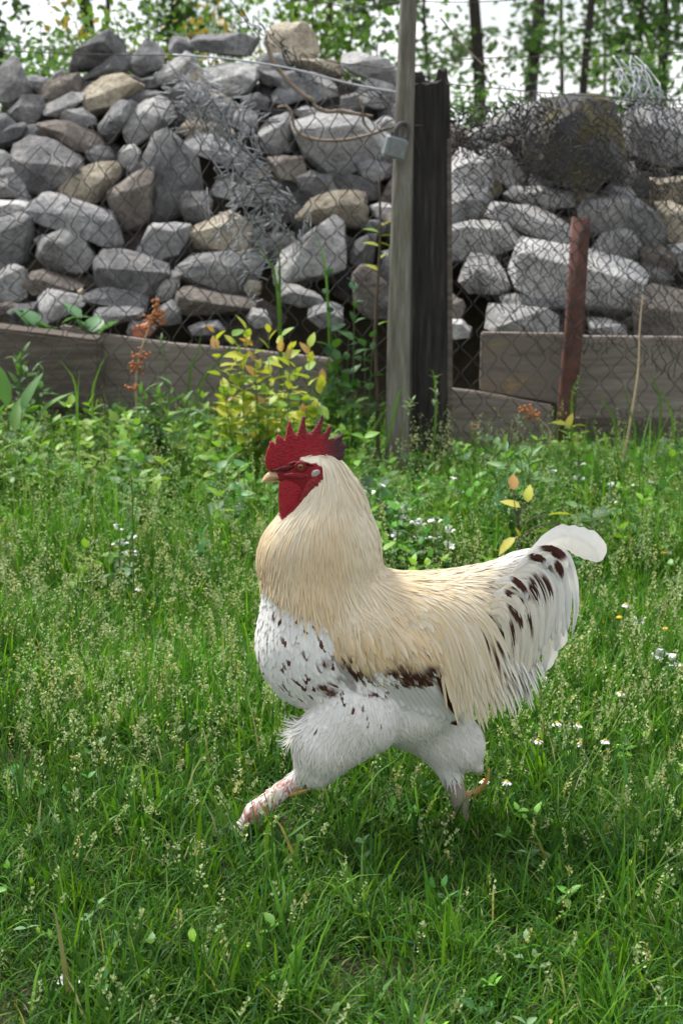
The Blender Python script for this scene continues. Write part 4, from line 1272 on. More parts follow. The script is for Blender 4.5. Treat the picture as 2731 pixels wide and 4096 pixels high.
def plumage(name, n, poly, length, width, colf, lift=(2, 9), steps=6, pull=.6, across=3, jitter=.12, seed_=1, wprof=None, sag=0.0, bow=.18, lenf=None):
    g = np.random.default_rng(seed_)
    ap = BV[:, 1] + KA * np.abs(BV[:, 2])
    ok = np.where(in_poly(BV[:, 0], ap, poly) & ~in_poly(BV[:, 0], ap, FACE))[0]
    if len(ok) == 0:
        return None
    ii = g.choice(ok, n)
    p = BV[ii] + g.normal(0, 4, (n, 3))
    L = length[0] + (length[1] - length[0]) * g.random(n)
    if lenf is not None:
        L = L * lenf(p[:, 0], p[:, 1] + KA * np.abs(p[:, 2]))
    wd = width[0] + (width[1] - width[0]) * g.random(n)
    lf = lift[1] * g.uniform(.5, 1.2, n)
    tw = g.normal(0, jitter, n)
    P_, N_, D_ = [], [], []
    prev = None
    for k in range(steps + 1):
        nn = grad(p)
        s = sdf(p)
        t = k / steps
        tgt = lift[0] + (lf - lift[0]) * t
        dl = tgt - s
        p = p + nn * np.where(dl > 0, dl, dl * pull)[:, None]
        f = field(p[:, 0], p[:, 1] + KA * np.abs(p[:, 2]))
        c, q = np.cos(tw), np.sin(tw)
        d = np.stack([f[:, 0] * c - f[:, 1] * q, f[:, 0] * q + f[:, 1] * c, np.zeros(n)], -1)
        d[:, 1] += sag * t
        inn = (d * nn).sum(1, keepdims=True)
        d = d - nn * (inn if pull > .3 else np.minimum(inn, 0))
        d /= np.linalg.norm(d, axis=1, keepdims=True) + 1e-6
        if prev is not None:
            d = d * .6 + prev * .4
            d /= np.linalg.norm(d, axis=1, keepdims=True) + 1e-6
        prev = d
        P_.append(p.copy()); N_.append(nn); D_.append(d)
        p = p + d * (L / steps)[:, None]
    P_, N_, D_ = np.array(P_), np.array(N_), np.array(D_)        # (k, n, 3)
    bad = in_poly(P_[..., 0], P_[..., 1] + KA * np.abs(P_[..., 2]), FACE).any(0)
    P_, N_, D_, wd = P_[:, ~bad], N_[:, ~bad], D_[:, ~bad], wd[~bad]
    n = P_.shape[1]
    side = np.cross(N_, D_)
    side /= np.linalg.norm(side, axis=-1, keepdims=True) + 1e-6
    ts = np.linspace(0, 1, steps + 1)
    prof = np.interp(ts, *(wprof or ([0, .2, .7, .9, 1], [.5, .9, 1, .7, .12])))
    offs = np.linspace(-1, 1, across)
    V = P_[:, :, None, :] + side[:, :, None, :] * (offs[None, None, :, None] * (prof[:, None] * wd[None] / 2)[..., None, None])
    V = V - N_[:, :, None, :] * ((offs ** 2)[None, None, :, None] * bow * (prof[:, None] * wd[None])[..., None, None])
    V = V.transpose(1, 0, 2, 3).reshape(n, -1, 3)                # n, (k*across)
    C = colf(P_.transpose(1, 0, 2), g, ts)                        # n, k, 3
    C = np.repeat(C, across, axis=1)
    q = []
    for i in range(steps):
        for j in range(across - 1):
            a = i * across + j
            q.append((a, a + 1, a + across + 1, a + across))
    q = np.array(q)
    m_ = (steps + 1) * across
    Q = (q[None] + (np.arange(n) * m_)[:, None, None]).reshape(-1, 4)
    me = npmesh(name, bird_world(V.reshape(-1, 3)), None, Q, np.clip(C.reshape(-1, 3), 0, 1))
    return part(name, me, M['feather'], root, 'stuff')

def apx(Pn):
    return Pn[..., 0], Pn[..., 1] + KA * np.abs(Pn[..., 2])
def vary(n, g, s=.08):
    return (1 + g.normal(0, s, (n, 1, 1)))
def mixc(a, b, k):
    return a * (1 - k[..., None]) + b * k[..., None]
def spots(u, w, lst):
    r = np.zeros(u.shape)
    for (x, y, a, b) in lst:
        r = np.maximum(r, np.clip(1.6 - 1.6 * (((u - x) / a) ** 2 + ((w - y) / b) ** 2) ** .5, 0, 1))
    return r
DARK = [(1658,2740,85,45),(1712,2715,40,45),(1562,2724,48,28),(1518,2794,52,32),(1588,2780,26,26),(1307,2679,28,26),(1326,2788,38,24),(1290,2770,30,16),(1409,2735,80,22),(1470,2752,40,20),(1480,2800,40,16)]
def c_breast(Pn, g, ts):
    u, w = apx(Pn)
    n = len(u)
    C = np.ones(u.shape + (3,)) * WHITE * vary(n, g, .05)
    sp = (g.random(n) < np.interp(u[:, -1], [1040, 1150, 1400], [.05, .075, .05]))[:, None] * np.clip((ts[None] - .45) * 5, 0, 1)
    sp = np.maximum(sp * g.uniform(.5, 1, (n, 1)), spots(u, w, DARK) * g.uniform(.3, 1.1, (n, 1)))
    return mixc(C, BROWN * 2.0, np.clip(sp * 1.3, 0, 1))
def c_fluff(Pn, g, ts):
    u, w = apx(Pn)
    n = len(u)
    return np.ones(u.shape + (3,)) * WHITE * np.array([1, .985, .97]) * vary(n, g, .06)
def c_hackle(Pn, g, ts):
    u, w = apx(Pn)
    n = len(u)
    k = np.clip(g.normal(.38, .16, (n, 1)) + .22 * np.sin(u * .018 + w * .004) + np.interp(w, [1900, 2100, 2300, 2480], [-.35, -.05, .3, .25]) + np.interp(u, [1050, 1200, 1400, 1560], [.25, .15, -.15, -.2]), 0, 1)
    C = mixc(np.ones(u.shape + (3,)) * PALE, TAN * np.array([1.1, 1.1, 1.12]), k) * vary(n, g, .045)
    return C
def c_saddle(Pn, g, ts):
    u, w = apx(Pn)
    n = len(u)
    k = np.clip(g.normal(.28, .18, (n, 1)) + np.interp(u, [1600, 1750, 1950, 2100], [.3, .35, .05, -.3]), 0, 1)
    C = mixc(np.ones(u.shape + (3,)) * PALE, TAN * 1.08, k)
    wh = np.clip(np.interp(u, [1950, 2100], [0, .9]) + g.normal(0, .15, (n, 1)) + np.interp(w, [2240, 2330], [.25, 0]), 0, 1)
    C = mixc(C, WHITE, wh) * vary(n, g, .06)
    sp = (g.random(n) < np.interp(u[:, -1], [1900, 1980, 2100], [0, .08, .3]))[:, None] * np.clip((ts[None] - .3) * 4, 0, 1) * np.clip((.85 - ts[None]) * 6, 0, 1)
    return mixc(C, BROWN, np.clip(sp, 0, 1))
def c_wing(Pn, g, ts):
    u, w = apx(Pn)
    n = len(u)
    k = np.clip(g.normal(.55, .25, (n, 1)) + np.interp(w, [2450, 2600, 2700], [-.2, .2, .3]), 0, 1)
    C = mixc(np.ones(u.shape + (3,)) * PALE, TAN * np.array([1.02, 1.0, .98]), k) * vary(n, g, .07)
    dk = np.clip((w - 2680 - 26 * np.sin(u * .031) - g.normal(0, 14, (n, 1))) / 26, 0, 1)
    dk = dk * np.clip(.55 + .55 * np.sin(u * .027 + 1.2) + g.normal(0, .2, (n, 1)), 0, 1)
    wh = np.clip((w - 2765) / 20, 0, 1)
    C = mixc(C, WHITE, wh)
    return mixc(C, BROWN, np.clip(np.maximum(dk * (1 - wh), spots(u, w, DARK) * (w > 2660)), 0, 1))

FRONT = lambda u, a: 1 - (1 - np.interp(u, [1030, 1100, 1220, 1380], [.25, .42, .68, 1.0])) * np.interp(a, [2080, 2260], [0, 1])
thin = ([0, .3, .7, 1], [1, 1, .7, .1])
plumage('thigh_down', 5200, [(1100,2790),(1320,2820),(1700,2830),(1980,2800),(1990,3110),(1690,3140),(1640,3060),(1450,3060),(1300,3190),(1225,3130),(1140,3040)], (55, 115), (6, 13), c_fluff, (1, 9), 4, .6, 3, .35, 2, thin)
plumage('breast_plumage', 2600, [(1000,2300),(1260,2380),(1360,2600),(1420,2700),(1560,2740),(1700,2800),(1560,2860),(1260,2880),(1090,2760),(1000,2560)], (55, 95), (22, 36), c_breast, (1, 8), 5, .7, 3, .16, 3)
plumage('knee_tuft', 80, [(1140,2880),(1230,2850),(1230,2940),(1150,2960)], (60, 120), (4, 8), c_fluff, (2, 40), 5, .3, 2, .45, 12, thin, -1.3)
plumage('belly_down', 2200, [(1380,2720),(1760,2740),(1950,2820),(1900,2960),(1600,3050),(1400,3000)], (60, 120), (8, 16), c_fluff, (1, 9), 4, .6, 3, .3, 4, thin)
# leg feathering on the shanks
plumage('shank_feathering', 260, [(990,3180),(1100,3120),(1235,3060),(1260,3120),(1120,3240),(1030,3310)], (26, 46), (7, 13), lambda Pn, g, ts: np.ones(Pn.shape[:2] + (3,)) * np.where(g.random((len(Pn), 1, 1)) < .3, PINK * 1.25, WHITE * .92), (1, 5), 3, .8, 2, .4, 5, thin)
plumage('wing_plumage', 1500, [(1320,2440),(1500,2380),(1640,2420),(1720,2560),(1715,2660),(1640,2690),(1500,2680),(1390,2670),(1330,2580)], (80, 135), (18, 28), c_wing, (2, 13), 6, .7, 3, .10, 6)
plumage('saddle_plumage', 6800, [(1540,2280),(1700,2290),(1900,2250),(2110,2170),(2180,2300),(2120,2470),(2000,2580),(1890,2640),(1770,2620),(1690,2520),(1590,2440)], (110, 230), (6.5, 12), c_saddle, (2, 11), 8, .25, 3, .06, 7, ([0, .15, .7, .92, 1], [.6, 1, .95, .6, .15]), .15)
plumage('saddle_hackle', 950, [(1690,2480),(1900,2440),(2040,2480),(2000,2600),(1850,2640),(1720,2620)], (200, 320), (10, 16), c_saddle, (4, 24), 9, .02, 3, .07, 8, ([0, .15, .75, .93, 1], [.6, 1, .9, .55, .12]), .55)
plumage('neck_hackle', 11500, [(1250,1840),(1360,1850),(1460,1960),(1530,2120),(1590,2270),(1620,2330),(1520,2400),(1300,2390),(1080,2340),(1030,2260),(1040,2150),(1110,2080),(1190,2040),(1240,1990)], (90, 260), (5, 9.5), c_hackle, (2, 10), 8, .35, 3, .05, 9, ([0, .15, .7, .92, 1], [.6, 1, .95, .6, .12]), .08, lenf=FRONT)
plumage('hackle_fringe', 620, [(1050,2230),(1300,2290),(1560,2300),(1560,2400),(1400,2440),(1200,2420),(1050,2340)], (110, 240), (5, 9), c_hackle, (5, 17), 8, .4, 3, .15, 19, ([0, .15, .7, .92, 1], [.6, 1, .9, .5, .1]), .05, lenf=FRONT)
plumage('crown_feathering', 160, [(1225,1855),(1290,1835),(1380,1880),(1400,1930),(1300,1940),(1290,1890)], (35, 70), (6, 10), c_hackle, (2, 9), 4, .5, 3, .2, 10, thin)

# single large feathers: wing quills and tail
def surf_v(u, a, lift):
    v = -420.0
    for _ in range(60):
        d = float(sdf(np.array([[u, a + KA * v, v]], np.float32))[0]) - lift
        if d < 1.5:
            return v
        v += max(1.5, d * .7)
        if v > 0:
            return None
    return v
def big_feather(name, pts, w, c, dark=None, v=None, tilt=0.0, lift=10, n=16, prof=None, cup=.12):
    L = smooth_line([(x, y, 0) for x, y in pts], n)
    vv, last = [], -150.0
    for i, (x, y, _) in enumerate(L):
        if v is None:
            s = surf_v(x, y, lift + 8 * i / n)
            last = s if s is not None else last
            vv.append(last)
        else:
            vv.append(np.interp(i / (n - 1), np.linspace(0, 1, len(v)), v))
    vv = np.convolve(np.pad(vv, 2, 'edge'), np.ones(5) / 5, 'valid')
    Q3 = np.array([near(x, y, q) if q < 0 else (x, y + KA * q, q) for (x, y, _), q in zip(L, vv)])
    T = np.gradient(Q3, axis=0)
    T /= np.linalg.norm(T, axis=1)[:, None]
    Nn = np.tile([math.sin(tilt) * .6, -math.cos(tilt) * KA * .0 + math.sin(tilt), -math.cos(tilt)], (n, 1))
    S_ = np.cross(T, Nn)
    S_ /= np.linalg.norm(S_, axis=1)[:, None]
    ts = np.linspace(0, 1, n)
    pf = np.interp(ts, *(prof or ([0, .1, .4, .8, .94, 1], [.12, .55, 1, .95, .6, .08])))
    ac = 9
    V, C = [], []
    g = np.random.default_rng(int(pts[0][0] + pts[-1][1]))
    for i in range(n):
        for j in range(ac):
            o_ = -1 + 2 * j / (ac - 1)
            fr_ = 1 + (g.normal(0, .05) if abs(o_) > .9 else 0)
            V.append(Q3[i] + S_[i] * o_ * fr_ * pf[i] * w / 2 - Nn[i] * (o_ ** 2) * cup * w * pf[i] + Nn[i] * (3 if j == 4 else 0) - Nn[i] * 2.2 * (j % 2))
            cc = np.array(c) * (1 + g.normal(0, .03)) * (.93 if j == 4 else 1)
            if dark is not None:
                tc, tl, o0, o1 = dark
                e_ = ((ts[i] - tc) / tl) ** 2 + (max(0, o0 - o_, o_ - o1 + .35 * abs(ts[i] - tc) / tl) / .35) ** 2
                kk = min(1, max(0, 1.7 - 1.5 * e_ + g.normal(0, .12)))
                cc = cc * (1 - kk) + BROWN * kk
            C.append(cc)
    q = [(i * ac + j, i * ac + j + 1, (i + 1) * ac + j + 1, (i + 1) * ac + j) for i in range(n - 1) for j in range(ac - 1)]
    me = npmesh(name, bird_world(np.array(V)), None, q, np.clip(C, 0, 1))
    return part(name, me, M['feather'], root)

for i in range(9):
    k = i / 8
    big_feather('wing_feather', [(1470 + 120 * k, 2660 - 20 * k), (1545 + 145 * k, 2750 - 2 * k), (1590 + 205 * k, 2822 + 45 * k), (1602 + 222 * k, 2846 + 64 * k)], 46, WHITE * (1 - .04 * (i % 2)),
                dark=(.93, .12, -1, 1.0) if i == 8 else None, lift=3 + 1.0 * i)
big_feather('wing_feather', [(1690, 2630), (1728, 2700), (1768, 2785), (1812, 2870)], 24, BROWN * 1.3, lift=15)
def c_bar(Pn, g, ts):
    u, w = apx(Pn)
    n = len(u)
    uu = u[:, :1]
    k = np.clip(.5 + .9 * np.sin(uu * .024 + .6) + .6 * np.sin(uu * .061) + g.normal(0, .35, (n, 1)), 0, 1) * np.interp(uu, [1330, 1480, 1640, 1720], [.5, .75, 1.3, 1.4])
    k = np.clip(k, 0, 1) * np.clip((ts[None] - .1) * 5, 0, 1)
    return mixc(np.ones(u.shape + (3,)) * WHITE * vary(n, g, .05), BROWN * 1.25, k)
plumage('wing_bar', 420, [(1340,2650),(1500,2660),(1640,2640),(1720,2620),(1730,2680),(1640,2715),(1500,2725),(1360,2715)], (55, 95), (20, 30), c_bar, (6, 15), 5, .7, 3, .14, 16)
plumage('shoulder_plumage', 520, [(1360,2540),(1500,2560),(1640,2540),(1720,2560),(1725,2650),(1640,2670),(1500,2668),(1380,2650)], (60, 105), (12, 20), c_wing, (12, 22), 5, .7, 3, .12, 17)
TAILF = [
 ([(2030,2330),(2130,2215),(2215,2160),(2295,2172),(2352,2212),(2375,2258)], 100, WHITE, None, [-30,-30,-40,-40], ([0,.12,.4,.7,.9,1],[.1,.4,.75,1,.9,.25])),
 ([(2040,2330),(2150,2215),(2235,2172),(2310,2192),(2362,2238)], 76, WHITE*.97, None, [10,20,25,30], None),
 ([(2040,2320),(2160,2220),(2235,2235),(2272,2330),(2286,2440),(2272,2560)], 32, WHITE, None, [-40,-60,-70,-70], ([0,.2,.6,.85,1],[.2,.9,1,.6,.05])),
 ([(2010,2350),(2140,2300),(2215,2420),(2245,2540),(2228,2600)], 60, WHITE, None, [30,45,50,45], None),
 ([(1980,2380),(2100,2380),(2180,2500),(2210,2600),(2190,2680)], 66, WHITE*.97, None, [60,70,75,70], None),
 ([(1960,2420),(2060,2450),(2120,2560),(2150,2680)], 66, PALE, None, [90,100,100,95], None),
 ([(1940,2450),(2010,2520),(2050,2640),(2060,2740)], 66, PALE, None, [110,120,120,110], None),
]
gt = np.random.default_rng(77)
def lp(a, b, k, j=10):
    return (a[0] + (b[0] - a[0]) * k + gt.normal(0, j), a[1] + (b[1] - a[1]) * k + gt.normal(0, j))
for i in range(27):
    k = (i + .5) / 27
    v0 = -48 - 92 * k
    sh = 1 - .32 * gt.random()
    r0, m1, m2, tp_ = lp((2040, 2320), (1925, 2480), k), lp((2150, 2218), (1980, 2490), k, 7), lp((2242, 2330), (2030, 2610), k, 8), lp((2258, 2560), (2015, 2790), k, 16)
    m2 = (m1[0] + (m2[0] - m1[0]) * (.5 + .5 * sh), m1[1] + (m2[1] - m1[1]) * sh)
    tp_ = (m2[0] + (tp_[0] - m2[0]) * sh, m2[1] + (tp_[1] - m2[1]) * sh)
    c = WHITE * (1 - k) + PALE * k
    dk = (gt.uniform(.3, .62), gt.uniform(.10, .2), *((-1, -.35) if gt.random() < .6 else (-.3, .15))) if gt.random() < .42 else None
    TAILF.append(([r0, m1, m2, tp_], gt.uniform(38, 62), c * gt.uniform(.94, 1.04), dk, [v0, v0 - 22, v0 - 26, v0 - 16], ([0, .1, .4, .85, .96, 1], [.15, .6, 1, .85, .5, .1])))
# dark marked coverts near the top of the tail
for pts, w, dk in [([(2060,2290),(2120,2235),(2170,2225),(2200,2240)], 36, (.7, .3, -1, .3)), ([(2030,2310),(2085,2262),(2130,2262),(2165,2295)], 36, (.6, .25, -1, .4)), ([(2110,2300),(2160,2238),(2205,2246),(2240,2298)], 46, (.62, .22, -1, .5)), ([(2120,2320),(2172,2268),(2206,2290),(2224,2345)], 36, (.7, .25, -.6, .6)),
                   ([(1950,2360),(2010,2345),(2060,2375),(2085,2430)], 34, (.6, .25, -1, .3)), ([(1950,2400),(1995,2395),(2040,2430),(2065,2490)], 34, (.55, .25, -1, .2)), ([(1960,2440),(2010,2450),(2045,2500),(2065,2570)], 30, (.6, .3, -1, -.2))]:
    TAILF.append((pts, w, WHITE * .97, dk, [-128, -138, -138, -130] if pts[0][0] < 2000 else [-88, -100, -104, -98], None))
for pts, w, c, dk, v, pf in TAILF:
    big_feather('tail_feather', pts, w, c, dk, v, tilt=.25 if w > 100 else .05, prof=pf, n=26)

# ------------------------------------------------------------------ vegetation
def leaf_tpl(w=.28, fold=.06, droop=.12, tip=1.0):
    v = np.array([(0,0,0),(-w*.72,.16,fold*.8),(w*.72,.16,fold*.8),(-w,.40,fold),(w,.40,fold),(-w*.72,.70,fold*.7-droop*.4),(w*.72,.70,fold*.7-droop*.4),(0,tip,-droop),(0,.2,0),(0,.45,-.01),(0,.72,-droop*.5)])
    t = np.array([(0,8,1),(0,2,8),(1,8,9),(1,9,3),(2,9,8),(2,4,9),(3,9,10),(3,10,5),(4,10,9),(4,6,10),(5,10,7),(6,7,10)])
    return v, t
LV, LT = leaf_tpl()
LV2, LT2 = leaf_tpl(.13, .03, .2)
LV3, LT3 = leaf_tpl(.36, .08, .18)

def vnoise(x, y, s, o=0.0):
    return np.array([mnoise.noise(Vector((a * s, b * s, o))) for a, b in zip(x, y)])

def wedge(n, y0, y1, m=.35, g=rng):
    """random ground points in the strip the camera can see, with a margin each side"""
    k = int(n * 1.6) + 10
    y = np.sqrt(g.uniform((y0 + 1) ** 2, (y1 + 1) ** 2, k)) - 1
    x = g.uniform(-1, 1, k) * (.262 * y + m)
    return x[:n], y[:n]

def blades(x, y, L, W, lean, az, col_, curl=.8, seed_=0):
    """grass blades: strips that bend over"""
    n = len(x)
    ts = np.array([0, .35, .7, 1.0])
    d0 = np.stack([np.sin(az), np.cos(az)], -1)
    pts = []
    px, pz = np.zeros((n, 2)), np.zeros(n)
    ang = lean * .35
    seg = np.diff(ts)
    pts.append((px.copy(), pz.copy()))
    for k in range(3):
        a = ang + (lean * 1.3 + curl * .5 * lean) * (ts[k] + .17)
        px = px + d0 * (np.sin(a) * L * seg[k])[:, None]
        pz = pz + np.cos(a) * L * seg[k]
        pts.append((px.copy(), pz.copy()))
    fa = az + math.pi / 2 + np.random.default_rng(seed_).normal(0, .6, n)
    s = np.stack([np.sin(fa), np.cos(fa)], -1)
    wp = [.8, 1.0, .7]
    V = np.zeros((n, 7, 3), np.float32)
    for k in range(3):
        for j, sg in enumerate((-1, 1)):
            V[:, 2 * k + j, :2] = np.stack([x, y], -1) + pts[k][0] + s * (sg * W * wp[k] / 2)[:, None]
            V[:, 2 * k + j, 2] = pts[k][1]
    V[:, 6, :2] = np.stack([x, y], -1) + pts[3][0]
    V[:, 6, 2] = pts[3][1]
    V[:, :, 2] -= .004
    T = np.array([(0, 1, 3), (0, 3, 2), (2, 3, 5), (2, 5, 4), (4, 5, 6)])
    Tt = (T[None] + (np.arange(n) * 7)[:, None, None]).reshape(-1, 3)
    return V.reshape(-1, 3), Tt, None, np.repeat(col_, 7, axis=0)

G1 = np.array([0.052, 0.158, 0.012])
G2 = np.array([0.105, 0.235, 0.020])
G3 = np.array([0.026, 0.092, 0.014])
STRAW = np.array([0.34, 0.34, 0.16])
def grass_col(n, g, k=None, bright=1.0, straw=.03):
    a = g.random((n, 1))
    c = np.where(a < .45, G1, np.where(a < .8, G2, G3)) * g.uniform(.75, 1.25, (n, 1)) * bright
    blue = g.random((n, 1)) < .12
    c = np.where(blue, c * np.array([1., 1.05, 1.9]), c)
    return np.where(g.random((n, 1)) < straw, STRAW * g.uniform(.6, 1.1, (n, 1)), c)

def tufts(nt, per, y0, y1, Lr, Wr, seed_, m=.35, spread=.022, bright=1.0, straw=.03, bare=True, lean=.55):
    g = np.random.default_rng(seed_)
    tx, ty = wedge(nt, y0, y1, m, g)
    hn = vnoise(tx, ty, 2.6, 1.0)
    keep = np.ones(nt, bool)
    if bare:
        bp = G(1480, 3900)
        dd = np.hypot((tx - bp.x) / .10, (ty - bp.y) / .06)
        keep &= ~((dd < 1) & (g.random(nt) < .8))
        keep &= ~((vnoise(tx, ty, 5.5, 5.0) > .38) & (g.random(nt) < .6))
    tx, ty, hn = tx[keep], ty[keep], hn[keep]
    nt = len(tx)
    tl = g.uniform(0, 2 * math.pi, nt)
    ts_ = (1 + .55 * hn) * g.uniform(.7, 1.25, nt)
    ii = np.repeat(np.arange(nt), per)
    n = len(ii)
    x = tx[ii] + g.normal(0, spread, n)
    y = ty[ii] + g.normal(0, spread, n)
    az = np.where(g.random(n) < .45, tl[ii] + g.normal(0, .7, n), g.uniform(0, 2 * math.pi, n))
    L = g.uniform(*Lr, n) * ts_[ii]
    L = L * np.where((x > .05) & (y > 4.5) & (y < 5.6), .6, 1.0)
    W = g.uniform(*Wr, n)
    ln = np.abs(g.normal(lean, .28, n))
    c = grass_col(n, g, None, bright, straw) * (1 + .22 * vnoise(tx, ty, 1.7, 9.0))[ii][:, None]
    return blades(x, y, L, W, ln, az, c, .9, seed_)

parts_ = [
 tufts(7400, 13, 1.42, 3.0, (.032, .082), (.0020, .0038), 41, lean=.72, bright=.84),  # front lawn: foreground shade put into darker blade colour
 tufts(4600, 11, 2.7, 4.1, (.06, .13), (.0026, .0046), 42, lean=.5, bright=1.4),
 tufts(3000, 9, 3.7, 5.4, (.11, .27), (.0028, .0046), 43, lean=.4, bare=False, bright=1.35),
 tufts(300, 16, 1.45, 3.2, (.08, .14), (.003, .0052), 44, spread=.018, lean=.5, straw=.02),
 tufts(1500, 8, .9, 7.0, (.07, .15), (.005, .008), 45, m=1.6, bare=False),
 tufts(900, 8, 8.5, 24.0, (.12, .3), (.02, .03), 46, m=2, bare=False),
]
V, T, _, C = join(parts_)
link('grass', npmesh('grass', V, T, None, C), M['grass'], kind='stuff')
tag(bpy.data.objects['grass'], 'lush green lawn grass of narrow bending blades', 'grass')

# seed heads of meadow grass: thin stalk, loose pale panicle
def panicles(n, y0, y1, hr, seed_, dens, m=.3, ns=22, pale=(0.35, 0.42, 0.19)):
    g = np.random.default_rng(seed_)
    x, y = wedge(n, y0, y1, m, g)
    pp = proj(np.stack([x, y, np.zeros(n)], -1))
    k = g.random(n) < dens(pp[:, 0], pp[:, 1])
    x, y = x[k], y[k]
    n = len(x)
    h = g.uniform(*hr, n)
    az = g.uniform(0, 2 * np.pi, n)
    ln = np.abs(g.normal(.22, .14, n))
    out = []
    sc_ = np.tile(np.array([0.11, 0.18, 0.045]), (n, 1)) * g.uniform(.7, 1.2, (n, 1))
    out.append(blades(x, y, h * 1.05, np.full(n, .0013), ln, az, sc_, .6, seed_))
    # spikelets
    i = np.repeat(np.arange(n), ns)
    t = g.random(len(i)) ** .8
    top = np.stack([x + np.sin(az) * h * ln * .75, y + np.cos(az) * h * ln * .75, h * np.cos(ln * .9) * .97], -1)
    dn = np.stack([np.sin(az) * np.sin(ln * 1.4), np.cos(az) * np.sin(ln * 1.4), np.cos(ln * 1.4)], -1)
    pl_ = h * g.uniform(.28, .45, n)
    rad = (pl_ * g.uniform(.12, .34, n))[i] * (1 - t * .8) * g.random(len(i)) ** .6
    a2 = g.uniform(0, 2 * np.pi, len(i))
    off = top[i] - dn[i] * (pl_[i] * (1 - t))[:, None] + np.stack([np.cos(a2) * rad, np.sin(a2) * rad, rad * .2], -1)
    tv = np.array([(0, 0, 0), (-.32, .5, 0), (.32, .5, 0), (0, 1, 0)])
    tt = np.array([(0, 2, 1), (1, 2, 3)])
    sz = g.uniform(.004, .0075, len(i))
    M_ = frames(a2, g.uniform(.1, 1.3, len(i)), g.uniform(0, 3, len(i)), sz)
    c = np.array(pale) * g.uniform(.65, 1.35, (len(i), 1)) * (1 + g.normal(0, .12, (n, 1)))[i]
    c = np.where((g.random(n) < .18)[i][:, None], c * np.array([1.2, 1.0, .85]), c)
    out.append(scatter(tv, tt, M_, off, c))
    return out
def dens1(u, v):
    d = np.interp(v, [1900, 2150, 2500, 2900, 3200, 3500, 4096], [.5, .9, 1, .85, .45, .25, .14])
    d = d * np.interp(u, [-200, 900, 1300, 1700, 2731], [1, 1, .8, .75, .85])
    return d
pn = panicles(2100, 1.6, 2.9, (.07, .135), 51, dens1) + panicles(2300, 2.5, 3.9, (.10, .21), 52, dens1) + panicles(2000, 3.6, 5.0, (.17, .31), 53, lambda u, v: np.where(u < 700, .85, .6))
V, T, _, C = join(pn)
M['seed'] = mat_leaf('grass_seed', .35, .6, .3, (1.05, 1.05, .9))
o = link('meadow_grass_seed', npmesh('meadow_grass_seed', V, T, None, C), M['seed'], kind='stuff')
tag(o, 'loose pale seed heads on thin stalks above the grass', 'grass')

# low broad-leaved weeds
def weed_batch(n, y0, y1, hr, lr, seed_, dens, m=.4, tpl=(LV, LT), cols=None, pairs=(3, 6), stems=(2, 4), rough=.25):
    g = np.random.default_rng(seed_)
    x, y = wedge(n, y0, y1, m, g)
    pp = proj(np.stack([x, y, np.zeros(n)], -1))
    k = g.random(n) < dens(pp[:, 0], pp[:, 1])
    x, y = x[k], y[k]
    out, az, pit, off, siz, cc, st = [], [], [], [], [], [], []
    cols = cols if cols is not None else np.array([[0.06, 0.20, 0.03], [0.09, 0.25, 0.035], [0.04, 0.15, 0.04], [0.13, 0.28, 0.035], [0.10, 0.21, 0.10]])
    for a, b in zip(x, y):
        base = cols[g.integers(len(cols))] * g.uniform(.8, 1.2) * np.array([1.18, 1.0, .85])
        hh = g.uniform(*hr) * (.62 if (a > .05 and b > 4.35) else 1.0)
        for _ in range(g.integers(*stems)):
            h = hh * g.uniform(.55, 1.1)
            lean = g.normal(0, .22, 2)
            np_ = g.integers(*pairs)
            a0 = g.uniform(0, 6.3)
            p0 = np.array([a + g.normal(0, .02), b + g.normal(0, .02), 0])
            p1 = p0 + np.array([lean[0] * h, lean[1] * h, h])
            st.append((p0, p1))
            for q in range(np_):
                t = (q + 1) / np_
                for s in (0, 1):
                    az.append(a0 + s * math.pi + q * 1.57 + g.normal(0, .25))
                    pit.append(g.normal(.15 + .5 * (t > .95), .32))
                    off.append(p0 + (p1 - p0) * (.15 + .85 * t))
                    siz.append(g.uniform(*lr) * (1.2 - .45 * t))
                    cc.append(base * g.uniform(.75, 1.35) * (1.05 + .35 * t))
    off = np.array(off)
    az, pit, siz, cc = map(np.array, (az, pit, siz, cc))
    out.append(scatter(*tpl, frames(az, pit, g.normal(0, .3, len(az)), siz), off, cc))
    s0, s1 = np.array([s[0] for s in st]), np.array([s[1] for s in st])
    tv = np.array([(-1, 0, 0), (1, 0, 0), (0, 0, 1.4)])
    n2 = len(st)
    V = np.concatenate([s0 + [-.0014, 0, 0], s0 + [.0014, 0, 0], s1 + [0, 0, 0], s0 + [0, .002, 0]], 1).reshape(n2, 4, 3).reshape(-1, 3)
    T = (np.array([(0, 1, 2), (1, 3, 2)])[None] + (np.arange(n2) * 4)[:, None, None]).reshape(-1, 3)
    out.append((V, T, None, np.tile([0.06, 0.12, 0.03], (len(V), 1))))
    return out
def dW(u, v):                                   # where the weeds stand thick
    lim = np.interp(u, [0, 300, 700, 1000, 1300, 1700, 2100, 2731], [2050, 2080, 2200, 2330, 2420, 2420, 2330, 2300])
    return np.clip((lim + 60 - v) / 420 + .25, 0.07, 1) * np.where(v < lim - 150, 1, .8)
wb = weed_batch(900, 3.3, 5.15, (.11, .22), (.034, .058), 61, dW)
wb += weed_batch(420, 4.2, 5.12, (.17, .30), (.04, .065), 67, lambda u, v: np.interp(u, [1250, 1450], [.85, .04]), cols=np.array([[.08, .20, .03], [.10, .22, .035], [.05, .15, .035], [.13, .24, .04]]), pairs=(4, 7))
wb += weed_batch(420, 3.6, 5.1, (.08, .16), (.022, .04), 62, dW, cols=np.array([[0.11, 0.20, 0.025], [0.13, 0.21, 0.03], [0.075, 0.18, 0.03]]))
